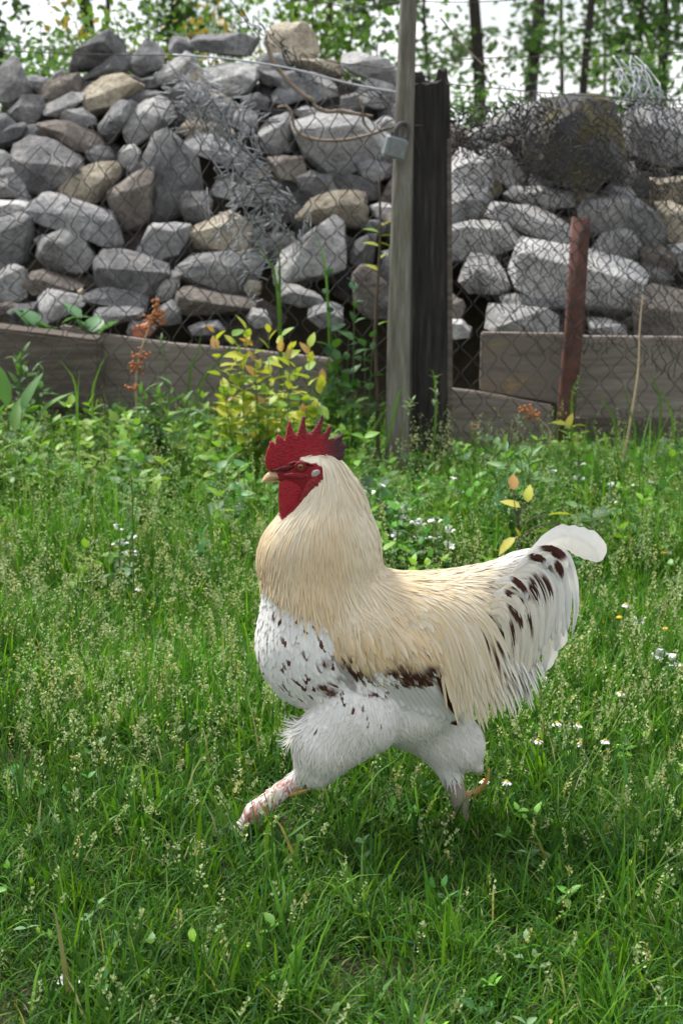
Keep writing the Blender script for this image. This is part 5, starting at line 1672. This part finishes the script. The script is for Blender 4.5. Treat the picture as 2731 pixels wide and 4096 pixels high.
wb += weed_batch(170, 3.7, 5.0, (.14, .22), (.05, .075), 63, dW, tpl=(LV3, LT3), cols=np.array([[0.03, 0.10, 0.035], [0.04, 0.12, 0.045], [0.05, 0.115, 0.06]]), pairs=(2, 4))
wb += weed_batch(170, 3.9, 5.1, (.12, .24), (.05, .085), 64, dW, tpl=(LV2, LT2), cols=np.array([[0.09, 0.19, 0.04], [0.07, 0.17, 0.035]]), pairs=(4, 7))
wb += weed_batch(260, 1.6, 3.3, (.025, .06), (.018, .034), 65, lambda u, v: np.full(u.shape, .6), pairs=(1, 3), stems=(2, 4))
wb += weed_batch(240, 4.9, 5.7, (.05, .11), (.025, .05), 66, lambda u, v: np.full(u.shape, .5), m=1.0)
V, T, _, C = join(wb)
o = link('weed_cover', npmesh('weed_cover', V, T, None, C), M['leaf'], kind='stuff')
tag(o, 'thick green nettle like weeds growing below the fence', 'weeds')

# ---- single plants with leaves as parts
def leaf_meshes(name, tpl, colors):
    out = []
    for c in colors:
        sh = np.linspace(1.0, 1.15, len(tpl[0]))[:, None]
        me = npmesh(name, tpl[0], tpl[1], None, np.array(c)[None] * sh)
        me.materials.append(M['leaf'])
        out.append(me)
    return out
def put_leaf(name, me, root, pos, az, pit, roll, size):
    F_ = frames(np.array([az]), np.array([pit]), np.array([roll]), np.array([size]))[0]
    o = bpy.data.objects.new(name, me)
    col.objects.link(o)
    o.parent = root
    o.matrix_local = Matrix.Translation(Vector(pos) - root.location) @ Matrix([list(r) for r in F_]).to_4x4()
    return o
M['stem'] = mat_plain('green_stem', (0.07, 0.12, 0.03), 0.6, 0.3)
M['stem_dry'] = mat_plain('dry_stem', (0.33, 0.26, 0.16), 0.7, 0.2)
def petiole(root, a, b, mat, r=.0016):
    a, b = Vector(a), Vector(b)
    m_ = a.lerp(b, .5) + Vector((0, 0, .012))
    part('leaf_stalk', tube_mesh('leaf_stalk', smooth_line([a, m_, b], 6), r, 5), mat, root)
M['stem_brown'] = mat_plain('brown_stem', (0.10, 0.075, 0.055), 0.7, 0.2)

yl = leaf_meshes('leaf', (LV, LT), [(.40, .42, .05), (.30, .38, .045), (.19, .31, .04), (.44, .40, .07), (.14, .27, .04)])
yo = leaf_meshes('leaf', (LV, LT), [(.42, .24, .08), (.45, .28, .10)])
def shoot(root, base, top, nleaf, g, meshes, tips, size, stem_mat, r=.0022, droop=0.0):
    L = smooth_line([base, base.lerp(top, .5) + Vector((g.normal(0, .012), g.normal(0, .012), 0)), top], 9)
    part('stem', tube_mesh('stem', L, np.linspace(r, r * .5, 9), 5), stem_mat, root)
    a0 = g.uniform(0, 6)
    for q in range(nleaf):
        t = .22 + .78 * (q + 1) / nleaf
        pos = L[int(t * 8)] * (1 - (t * 8 % 1)) + L[min(8, int(t * 8) + 1)] * (t * 8 % 1)
        late = q >= nleaf - 3
        mm = tips[g.integers(len(tips))] if (late and g.random() < .32) else meshes[min(len(meshes) - 1, int(abs(g.normal(0, 1.6 if t > .6 else 3)) % len(meshes)))]
        put_leaf('leaf', mm, root, pos, a0 + q * 2.4 + g.normal(0, .3), g.normal(.35 + (.5 if late else 0) - droop, .3), g.normal(0, .4), size * g.uniform(.7, 1.15) * (.75 if late else 1))
g = np.random.default_rng(71)
sp = thing('yellow_leaved_shrub', 'yellow green leafy shrub with orange shoot tips before the planks', 'shrub', G(1090, 2060))
for (tx, ty) in [(855, 1330), (930, 1345), (985, 1318), (1010, 1385), (1075, 1330), (1125, 1345), (1240, 1390), (1180, 1470), (920, 1480), (1290, 1530), (1080, 1500), (1000, 1600), (1210, 1640), (880, 1640), (1130, 1660), (960, 1420), (1030, 1450), (1160, 1400), (900, 1560), (1060, 1570)]:
    Yb = 4.62 + g.uniform(-.12, .12)
    top = P(tx, ty, Yb)
    base = Vector((P(1085 + (tx - 1085) * .55, 1800, Yb).x, Yb, 0))
    shoot(sp, base, top, 17, g, yl, yo, .064, M['stem'])
# young plant with yellow leaves by the tail
sp2 = thing('young_sapling', 'small young plant with yellow and orange leaves rising behind the tail', 'plant', G(2100, 2420))
Yb = sp2.location.y
shoot(sp2, Vector(sp2.location), P(2050, 1960, Yb), 2, g, yl, yo, .06, M['stem_brown'])
for (px, py, az, pt, sz, k) in [(2080, 2030, -1.2, .3, .055, 3), (2110, 2010, .2, 1.0, .05, 0), (2190, 2060, 1.4, .1, .06, 0), (2240, 2090, 1.2, -.9, .055, 0), (2060, 2150, -1.8, -.7, .06, 3), (2070, 2200, .4, -1.2, .06, 0), (2130, 2130, 1.6, .1, .075, 2)]:
    put_leaf('leaf', yl[k], sp2, P(px, py, Yb), az, pt, .3, sz)
    petiole(sp2, P(2072, min(2300, py + 60), Yb), P(px, py, Yb), M['stem_brown'])
sp5 = thing('young_sapling', 'little yellow leaved seedling before the foot of the iron post', 'plant', G(2275, 2030))
Yb = sp5.location.y
part('stem', tube_mesh('stem', [Vector(sp5.location), P(2268, 1850, Yb), P(2272, 1712, Yb)], .002, 5), M['stem'], sp5)
for (px, py, az, pt, k) in [(2280, 1705, 1.4, .1, 0), (2266, 1700, -1.3, .2, 0), (2272, 1712, .5, 1.1, 3), (2270, 1780, 1.7, .3, 1), (2268, 1790, -1.5, .3, 2)]:
    put_leaf('leaf', yl[k], sp5, P(px, py, Yb), az, pt, .3, .052)
# bare twig sapling by the pole
sp3 = thing('bare_sapling', 'thin bare sapling with a few yellow green leaves beside the wooden pole', 'sapling', G(1512, 1960))
L = smooth_line([Vector(sp3.location), P(1508, 1600, 4.93), P(1500, 1300, 4.93), P(1513, 1100, 4.93), P(1520, 900, 4.93), P(1516, 700, 4.93)], 24)
part('stem', tube_mesh('stem', L, np.linspace(.007, .003, 24), 6), M['stem_brown'], sp3)
for (px, py, az, pt, k) in [(1500, 930, -1.5, .3, 2), (1540, 910, 1.2, .5, 0), (1545, 945, 1.3, .1, 2), (1500, 985, -1.4, .3, 0), (1540, 970, 1.5, -.3, 1), (1500, 1085, -1.2, .5, 0), (1525, 1040, .8, .5, 1), (1545, 1300, 1, .3, 2)]:
    q3 = Vector((float(np.interp(-P(px, py, 4.93).z, -L[:, 2], L[:, 0])), 4.93, P(px, py, 4.93).z))
    put_leaf('leaf', yl[k], sp3, q3, az, pt, .2, .055)
# dark leafy vine clump between shrub and pole
gl = leaf_meshes('leaf', (LV3, LT3), [(.05, .13, .035), (.07, .17, .03), (.035, .10, .045), (.09, .2, .03)])
sp4 = thing('bindweed_clump', 'tangled green climbing plant with broad leaves beside the thin sapling', 'plant', G(1400, 2000))
for i in range(12):
    tx, ty = g.uniform(1290, 1500), g.uniform(1090, 1500)
    Yb = 4.95 + g.uniform(-.05, .08)
    shoot(sp4, Vector((P(1400 + (tx - 1400) * .5, 1800, Yb).x, Yb, 0)), P(tx, ty, Yb), 9, g, gl, gl, .06, M['stem'])
ml = leaf_meshes('leaf', (LV2, LT2), [(.09, .20, .05), (.07, .17, .045), (.12, .22, .07)])
for nm, lab, tx, ty, sp_, hgt in [('mugwort', 'bright green feathery mugwort plant before the left hand planks', 640, 1560, 110, 20), ('mugwort', 'green feathery mugwort plant below the iron post', 2060, 1810, 90, 18), ('mugwort', 'tall green mugwort stalk growing against the left end of the dark beam', 120, 1420, 70, 14)]:
    gb = G(tx, ty + 460)
    q = thing(nm, lab, 'plant', gb)
    for i in range(6):
        x = tx + g.uniform(-sp_, sp_)
        shoot(q, Vector((gb.x + g.normal(0, .02), gb.y, 0)), P(x, ty + g.uniform(-30, 110), gb.y), hgt, g, ml, ml, .075, M['stem'])
# burdock-like leaves behind the left beam
bl = leaf_meshes('leaf', (LV3, LT3), [(.10, .22, .09), (.13, .25, .12), (.07, .18, .04)])
q = thing('burdock', 'pale green broad leaved burdock sprouting behind the dark timber beam', 'plant', (P(300, 1300, 5.5).x, 5.5, 0))
for i, (px, py) in enumerate([(110, 1280), (150, 1290), (210, 1300), (250, 1270), (310, 1255), (330, 1290), (370, 1310), (390, 1330), (290, 1320), (180, 1320)]):
    put_leaf('leaf', bl[i % 3], q, P(px, py + 20, 5.45), g.uniform(-1.6, 1.6), g.uniform(.1, .9), g.normal(0, .4), .10)
    petiole(q, P(260, 1330, 5.5), P(px, py + 20, 5.45), M['stem'], .003)
part('stem', tube_mesh('stem', [Vector(q.location), P(260, 1310, 5.5)], .006, 6), M['stem'], q)
# long dark leaves left edge
q = thing('dock_plant', 'green dock plant with long upright leaves at the end of the beam', 'plant', G(60, 1990))
dl = leaf_meshes('leaf', leaf_tpl(.16, .05, .15), [(.09, .21, .03), (.06, .16, .03)])
for i, (px, py, az, pt, sz) in enumerate([(30, 1540, -.6, 1.2, .16), (90, 1560, .6, 1.0, .15), (150, 1580, 1.2, .7, .14), (20, 1600, -1.3, .6, .16), (60, 1640, .1, .9, .15), (190, 1620, 1.5, .5, .12)]):
    put_leaf('leaf', dl[i % 2], q, P(px, py + 90, q.location.y - .05), az, pt, 0, sz)
    petiole(q, Vector(q.location), P(px, py + 90, q.location.y - .05), M['stem'], .0025)
part('stem', tube_mesh('stem', [Vector(q.location), P(70, 1650, q.location.y)], .005, 6), M['stem'], q)
# dry rust-coloured dock stalks
M['rustleaf'] = mat_noise('dry_dock_seed', [(.3, (.26, .09, .035)), (.7, (.42, .17, .07))], 60, .8, .4, .002)
def dock(name, lab, pts, Yb, blobs):
    q = thing(name, lab, 'dry plant', (P(pts[0][0], pts[0][1], Yb).x, Yb, 0))
    L = smooth_line([Vector(q.location)] + [P(x, y, Yb) for x, y in pts], 14)
    part('stem', tube_mesh('stem', L, np.linspace(.004, .002, 14), 5), M['stem_dry'], q)
    for (cx_, cy_, rx, ry, n) in blobs:
        P_ = []
        for i in range(n):
            c = np.array(P(cx_ + g.normal(0, rx), cy_ + g.normal(0, ry), Yb + g.normal(0, .01)))
            bmv = np.array([(0, 0, 1), (1, 0, 0), (0, 1, 0), (-1, 0, 0), (0, -1, 0), (0, 0, -1)]) * g.uniform(.004, .009, 3)
            P_.append((bmv + c, np.array([(0, 1, 2), (0, 2, 3), (0, 3, 4), (0, 4, 1), (5, 2, 1), (5, 3, 2), (5, 4, 3), (5, 1, 4)]), None))
        V, T, _, _ = join(P_)
        part('seed_cluster', npmesh('seed_cluster', V, T), M['rustleaf'], q)
dock('dry_dock', 'rust orange dry dock stalk standing in front of the grey plank', [(545, 1560), (560, 1420), (600, 1300), (630, 1200)], 5.0, [(630, 1215, 8, 14, 14), (610, 1265, 18, 14, 26), (645, 1262, 10, 16, 16), (600, 1300, 10, 10, 10), (560, 1420, 16, 10, 16), (545, 1470, 16, 16, 26), (535, 1545, 16, 10, 10)])
dock('dry_dock', 'brown dry seed stalk bending before the pale low board', [(2200, 1740), (2160, 1680), (2120, 1640)], 5.0, [(2110, 1640, 20, 14, 20), (2140, 1660, 16, 12, 12)])
# single tall grasses
tg = [((1480, 1990), (1560, 1720), (1600, 1560), (1640, 1590)), ((1700, 1990), (1740, 1700), (1735, 1500), (1700, 1480)), ((1500, 2000), (1470, 1800), (1540, 1640), (1620, 1600)), ((320, 2000), (310, 1700), (300, 1530), (240, 1440)), ((400, 2000), (370, 1620), (390, 1500), (430, 1410)), ((720, 1950), (760, 1500), (790, 1420), (805, 1330)), ((760, 1950), (800, 1560), (880, 1440), (960, 1330)),
      ((2300, 2000), (2285, 1700), (2290, 1560), (2320, 1500)), ((2480, 2050), (2460, 1720), (2420, 1620), (2370, 1560)), ((2600, 2000), (2640, 1660), (2620, 1540), (2590, 1480)), ((2520, 2000), (2540, 1750), (2520, 1650), (2480, 1500)), ((1130, 1400), (1110, 1180), (1060, 1020), (1020, 950)), ((1125, 1400), (1120, 1180), (1118, 1050), (1112, 950)), ((1330, 1500), (1310, 1200), (1290, 1020), (1262, 930)),
      ((2690, 2000), (2690, 1700), (2660, 1600), (2640, 1540)), ((860, 2450), (850, 2180), (820, 2000), (760, 1900)), ((330, 2300), (320, 1900), (312, 1640), (318, 1480))]
for i, pts in enumerate(tg):
    g0 = G(*pts[0])
    Yb = min(g0.y, 5.0)
    low = Vector((P(pts[0][0], pts[0][1], Yb).x, Yb, 0))
    L = smooth_line([low] + [P(x, y, Yb) for x, y in pts[1:]], 12)
    w = np.interp(np.linspace(0, 1, 12), [0, .4, 1], [.0024, .0042, .0005]) * (1.0 if i < 16 else .6)
    V, Q = [], []
    for k in range(12):
        V += [L[k] + [-w[k], 0, 0], L[k] + [0, .35 * w[k], 0], L[k] + [w[k], 0, 0]]
    for k in range(11):
        for j in range(2):
            Q.append((k * 3 + j, k * 3 + j + 1, k * 3 + j + 4, k * 3 + j + 3))
    c = np.array([.09, .21, .03]) * g.uniform(.7, 1.3)
    o = link('tall_grass', npmesh('tall_grass', V, None, Q, np.tile(c, (len(V), 1))), M['grass'])
    tag(o, 'single tall green grass blade rising above the weeds by the fence', 'grass blade', 'tall grass blades by the fence')
# brome ears and the dry stalk
def ear(base, pts, Yb, lab, colr, n=16):
    q = thing('grass_ear', lab, 'grass ear', base)
    L = smooth_line([Vector(base)] + [P(x, y, Yb) for x, y in pts], 16)
    part('stem', tube_mesh('stem', L, np.linspace(.0018, .001, 16), 4), M['stem'], q)
    e = leaf_meshes('spikelet', (LV2, LT2), [colr])[0]
    for i in range(n):
        t = .6 + .4 * i / n
        k = min(14, int(t * 15))
        put_leaf('spikelet', e, q, L[k] + (L[k + 1] - L[k]) * (t * 15 - k), g.uniform(0, 6.3), g.uniform(.2, 1.2), 0, g.uniform(.018, .034))
ear(G(2290, 2020), [(2280, 1750), (2300, 1600), (2310, 1500)], G(2290, 2020).y, 'pale green drooping brome ear in front of the iron post', (.20, .29, .16))
ear(G(1560, 2050), [(1590, 1800), (1630, 1650), (1650, 1600)], G(1560, 2050).y, 'green grass ear standing before the foot of the wooden pole', (.18, .25, .11))
ear(G(1740, 2050), [(1735, 1800), (1740, 1600), (1745, 1500)], G(1740, 2050).y, 'green grass ear standing before the dark timber post', (.16, .24, .10))
ear(G(660, 1900), [(665, 1600), (660, 1420), (640, 1350)], G(660, 1900).y, 'grey green grass ear in front of the weathered plank', (.17, .24, .14))
ear(G(540, 2650), [(535, 2300), (530, 2000), (525, 1900)], G(540, 2650).y, 'tall dark grass stem standing in the seeding grass', (.06, .12, .05), 6)
q = link('dry_stalk', tube_mesh('dry_stalk', smooth_line([P(2470, 1960, 4.8), P(2520, 1680, 4.85), P(2550, 1480, 4.9), P(2556, 1320, 4.95), P(2568, 1180, 5.0)], 20), np.linspace(.005, .002, 20), 6), M['stem_dry'])
tag(q, 'long straw coloured dry stalk leaning before the long grey board', 'stalk')
# clover head
q = thing('clover', 'reddish clover flower head growing by the pale low board', 'flower', G(1890, 2010))
part('stem', tube_mesh('stem', [Vector(q.location), P(1893, 1760, q.location.y), P(1896, 1715, q.location.y)], .002, 5), M['stem'], q)
P_ = []
for i in range(40):
    d = g.normal(0, 1, 3); d /= np.linalg.norm(d); d[2] = abs(d[2]) * .8
    c = np.array(P(1896, 1712, q.location.y)) + d * .006
    P_.append((np.array([c, c + d * .011 + [.003, 0, 0], c + d * .011 - [.003, 0, 0]]), np.array([(0, 1, 2)]), None))
V, T, _, _ = join(P_)
part('flower_head', npmesh('flower_head', V, T), mat_plain('clover_pink', (.45, .16, .12), .7), q)

# white dead-nettles: whorls of hooded flowers
M['petal'] = mat_plain('white_petal', (.74, .75, .73), .6, .3)
M['disc'] = mat_plain('yellow_disc', (.62, .38, .02), .7, .3)
nl = leaf_meshes('leaf', (LV, LT), [(.07, .17, .045), (.09, .2, .05), (.05, .13, .04), (.12, .22, .10)])
pt_v = np.array([(0, 0, 0), (-.35, .35, .1), (.35, .35, .1), (-.42, .75, .3), (.42, .75, .3), (0, 1, .05), (0, .5, .38)])
pt_t = np.array([(0, 2, 6), (0, 6, 1), (1, 6, 3), (2, 4, 6), (3, 6, 5), (4, 5, 6)])
pm = npmesh('flower', pt_v, pt_t)
pm.materials.append(M['petal'])
for i, (px, py, h, nf) in enumerate([(1480, 1960, .17, 7), (1620, 2020, .16, 9), (1590, 2060, .15, 8), (1675, 2080, .16, 9), (1740, 2070, .15, 7), (1790, 2110, .14, 6), (2440, 1930, .15, 3), (480, 2100, .16, 6), (520, 2140, .13, 4), (2560, 2480, .13, 8), (2640, 2600, .12, 8), (2690, 2640, .11, 6), (280, 3940, .05, 7), (1830, 1900, .15, 4), (1510, 1930, .15, 4), (2200, 1870, .16, 4), (2310, 1840, .16, 5), (1460, 2050, .14, 4)]):
    b = G(px, py + 120 if py > 2400 else py + 300) if py < 3500 else G(px, py)
    if py >= 3500:
        b = G(px, 3990)
    top = P(px, py, b.y)
    q = thing('dead_nettle', 'white flowered dead nettle with toothed green leaves among the grass', 'flower', b, 'white dead nettles among the weeds')
    part('stem', tube_mesh('stem', [Vector(b), b.lerp(top, .5), top], .0022, 5), M['stem'], q)
    for k in range(4):
        t = .35 + .22 * k
        for s in range(2):
            put_leaf('leaf', nl[g.integers(4)], q, b.lerp(top, min(t, 1)), k * 1.57 + s * 3.14 + i, g.normal(.15, .2), 0, g.uniform(.032, .046) * (1.1 - .2 * k))
    for k in range(nf):
        a = g.uniform(0, 6.3)
        put_leaf('flower', pm, q, b.lerp(top, g.choice([.72, .93])) + Vector((math.cos(a), math.sin(a), 0)) * .006, math.pi / 2 - a, g.uniform(.1, .9), 0, g.uniform(.014, .021))
# daisies / chamomile
ray = np.array([(0, 0, 0), (-.22, .4, .04), (.22, .4, .04), (-.16, .95, -.05), (.16, .95, -.05)])
rt = np.array([(0, 2, 1), (1, 2, 4), (1, 4, 3)])
rm_ = npmesh('petal', ray, rt)
rm_.materials.append(M['petal'])
def disc_mesh():
    bm = bmesh.new()
    bmesh.ops.create_uvsphere(bm, u_segments=8, v_segments=5, radius=1)
    bmesh.ops.scale(bm, vec=(1, 1, .7), verts=bm.verts)
    me = bpy.data.meshes.new('disc')
    bm.to_mesh(me); bm.free()
    me.materials.append(M['disc'])
    return me
dm = disc_mesh()
for i, (px, py, h) in enumerate([(2535, 1935, .16), (2600, 1922, .16), (1545, 2135, .12), (1585, 2155, .12), (380, 2160, .12), (2500, 2415, .12), (2225, 2890, .10), (2310, 2895, .10), (2150, 2960, .08), (1935, 3120, .07), (2025, 3125, .07), (2420, 2960, .07), (2320, 2970, .07), (2480, 2770, .08), (2675, 2205, .10), (40, 2170, .1), (555, 2350, .08), (2330, 1960, .14)]):
    b = P(px, py, 1)
    d = (b - Vector((0, 0, CAM_H)))
    t = (h - CAM_H) / d.z
    top = Vector((0, 0, CAM_H)) + d * t
    q = thing('daisy', 'small white daisy with yellow centre standing in the grass', 'flower', (top.x, top.y, 0), 'small white daisies in the grass')
    part('stem', tube_mesh('stem', [(top.x, top.y, 0), (top.x + .004, top.y, h * .6), top], .0012, 4), M['stem'], q)
    o = bpy.data.objects.new('disc', dm)
    col.objects.link(o); o.parent = q
    o.location = (0, 0, h); o.scale = (.0036,) * 3
    for k in range(10):
        put_leaf('petal', rm_, q, top, k * .628 + g.normal(0, .08), g.normal(-.45, .15), 0, .0105)
for i, (px, py) in enumerate([(2650, 2212), (2475, 2470), (2660, 2515), (300, 2080)]):
    d = (P(px, py, 1) - Vector((0, 0, CAM_H)))
    top = Vector((0, 0, CAM_H)) + d * ((.11 - CAM_H) / d.z)
    q = thing('buttercup', 'tiny yellow flower on a thin stalk in the weeds', 'flower', (top.x, top.y, 0), 'tiny yellow flowers in the weeds')
    part('stem', tube_mesh('stem', [(top.x, top.y, 0), top], .0012, 4), M['stem'], q)
    o = bpy.data.objects.new('flower_head', dm)
    col.objects.link(o); o.parent = q
    o.location = (0, 0, .11); o.scale = (.007, .007, .005)

# ------------------------------------------------------------------ trees and shrubs behind
def foliage(cs, g, per, rad, lr, cols):
    n = len(cs) * per
    c = np.repeat(cs, per, axis=0)
    off = c + g.normal(0, 1, (n, 3)) * np.array([1, 1, .8]) * rad
    cc = cols[np.repeat(g.integers(0, len(cols), len(cs)), per)] * g.uniform(.9, 1.5, (n, 1))
    tv = np.array([(0, 0, 0), (-.33, .45, .04), (.33, .45, .04), (0, 1, -.06)])
    tt = np.array([(0, 2, 1), (1, 2, 3)])
    return scatter(tv, tt, frames(g.uniform(0, 6.3, n), g.normal(-.2, .6, n), g.normal(0, .7, n), g.uniform(*lr, n)), off, cc)
TC = np.array([[.06, .13, .03], [.08, .17, .035], [.10, .20, .04], [.05, .11, .035], [.09, .16, .06]])
def tree(px, Y, wpx, lab, dens=1.0, h=9.5, low=1.2, seed_=1, spread=.85, cols=TC):
    g = np.random.default_rng(seed_)
    x = (px - CX) / FPX * Y / math.cos(PITCH)
    r = wpx / FPX * Y / 2 * 1.05
    q = thing('tree', lab, 'tree', (x, Y, 0), 'trees behind the stone pile')
    ax_ = [(x, Y, -.1)] + [(x + g.normal(0, .05) * k, Y + g.normal(0, .05) * k, h * k / 6) for k in range(1, 7)]
    L = smooth_line(ax_, 26)
    tubes = [tube(L, np.linspace(r * 1.15, r * .25, 26), 9)]
    cs = []
    nl_ = int(9 * dens)
    for i in range(nl_):
        z0 = g.uniform(.17, .9) * h
        a = g.uniform(0, 6.3)
        ln = spread * g.uniform(.5, 1.1) * (1.15 - z0 / h)
        p0 = np.array([np.interp(z0, L[:, 2], L[:, 0]), np.interp(z0, L[:, 2], L[:, 1]), z0])
        pts = [p0 + np.array([math.cos(a) * ln * t, math.sin(a) * ln * t, ln * (.55 * t - .1 * t * t) + g.normal(0, .04)]) for t in (0, .35, .7, 1)]
        tubes.append(tube(smooth_line(pts, 8), np.linspace(r * .32, r * .07, 8), 5))
        for t in np.linspace(.3, 1, 7):
            cs.append(pts[0] + (pts[3] - pts[0]) * t + g.normal(0, .12, 3))
    for i in range(int(8 * dens)):                      # low epicormic sprays on the stem
        z0 = g.uniform(low, 4.6)
        cs.append(np.array([x, Y, z0]) + g.normal(0, 1, 3) * np.array([.55 * spread, .5, .25]))
    V, T, Q, _ = join(tubes)
    part('trunk', npmesh('trunk', V, T, Q), M['bark'], q)
    V, T, _, C = foliage(np.array(cs), g, 26, .24, (.09, .19), cols)
    part('crown', npmesh('crown', V, T, None, C), M['leaf'], q)
pal = np.array([[.11, .18, .08], [.13, .20, .09], [.09, .16, .07]])
TR = [(20, 26, 35, .9), (92, 22, 52, 1.5), (430, 25, 48, .6), (478, 21, 22, .6), (700, 24, 34, 1.3), (1150, 24, 44, 1.3), (1290, 21, 30, 1.6), (1445, 22, 12, .7), (1700, 27, 16, .8), (1885, 23, 46, .55), (2085, 21, 50, .4), (2205, 24, 16, .7), (2272, 22, 30, .7), (2345, 26, 12, .6), (2440, 23, 24, .9), (2560, 24, 42, 1.5), (2690, 21, 46, 1.9), (-300, 24, 50, 1.2), (3000, 23, 50, 1.4), (-700, 22, 50, 1.2), (3400, 24, 50, 1.2)]
TL = ['slim leafy tree behind the pale pointed stone at the end of the pile', 'thick leafy tree standing beside the bright gap of sky', 'dark trunked tree behind the big dark top stone', 'thin tree close beside the dark trunk above the big dark stone', 'leafy tree behind the yellow green shrub with orange leaves', 'tree with stout trunk behind the round tan boulder', 'densely leaved tree behind the bright green shrub', 'very thin tree between the bright green shrub and the wooden pole', 'thin tree right behind the splintered timber post', 'straight dark trunked tree next to the splintered timber post', 'dark almost leafless tree between the timber post and the mossy boulder', 'very thin tree directly behind the mossy boulder', 'slender dark tree rising over the top of the mossy boulder', 'thread thin pale tree between the mossy boulder and the wire coil', 'thin leafy tree behind the coil of pale wire', 'leafy tree with sturdy trunk beside the coil of pale wire', 'broad densely leaved tree behind the dense green shrub']
for i, (px, Y, w, dn) in enumerate(TR):
    tree(px, Y, w, TL[i] if i < len(TL) else 'tall tree with dark trunk standing beyond the ends of the stone pile', dn, 9 + (i * 7 % 5) * .5, seed_=200 + i, spread=1.4 if i in (1, 6, 15, 16) else (.6 if i in (2, 3, 9, 10, 12) else .85), cols=TC if i % 3 else pal)
# shrubs right behind the pile
def shrub(px, py, Y, w, h, lab, cols, seed_, n=60, name='shrub', lr=(.03, .06)):
    g = np.random.default_rng(seed_)
    c = P(px, py, Y)
    q = thing(name, lab, 'shrub', (c.x, Y, 0))
    tubes, cs = [], []
    for i in range(12):
        tip = np.array([c.x + g.normal(0, w * .5), Y + g.normal(0, w * .4), c.z + g.uniform(-.5, .5) * h])
        base = np.array([c.x + g.normal(0, .08), Y + g.normal(0, .08), 0])
        mid = (base + tip) / 2 + g.normal(0, .06, 3)
        L = smooth_line([base, mid, tip], 10)
        tubes.append(tube(L, np.linspace(.012, .003, 10), 5))
        for t in (4, 5, 6, 7, 8, 9):
            cs.append(L[t] + g.normal(0, .06, 3))
    V, T, Q, _ = join(tubes)
    part('stem', npmesh('stem', V, T, Q), M['bark'], q)
    V, T, _, C = foliage(np.array(cs), g, n, .085, lr, cols)
    part('crown', npmesh('crown', V, T, None, C), M['leaf'], q)
YG = np.array([[.10, .19, .02], [.14, .21, .025], [.08, .16, .02], [.11, .2, .02], [.12, .2, .025], [.09, .18, .02], [.24, .18, .03]])
shrub(640, 120, 8.3, .38, .35, 'yellow green shrub with orange leaves behind the top of the stone pile', YG, 301, 26)
shrub(1310, 100, 8.6, .30, .45, 'bright green leafy shrub behind the round tan boulder', np.array([[.09, .19, .02], [.07, .16, .02], [.12, .21, .025]]), 302, 30)
shrub(330, 250, 9.5, .4, .25, 'mid green shrub behind the left hand stones', TC * 1.1, 303, 26)
shrub(60, 270, 8.8, .5, .45, 'dense dark green shrub behind the pale pointed stone', TC, 304, 34)
shrub(900, 90, 9.5, .4, .3, 'blue green shrub behind the long grey stones', pal, 305, 18)
shrub(1880, 390, 9.0, .4, .2, 'low green shrub behind the splintered timber post', TC, 306, 22)
shrub(2650, 330, 9.0, .45, .5, 'dense green shrub beside the coil of pale wire', TC * np.array([1.1, 1.1, .8]), 307, 34)
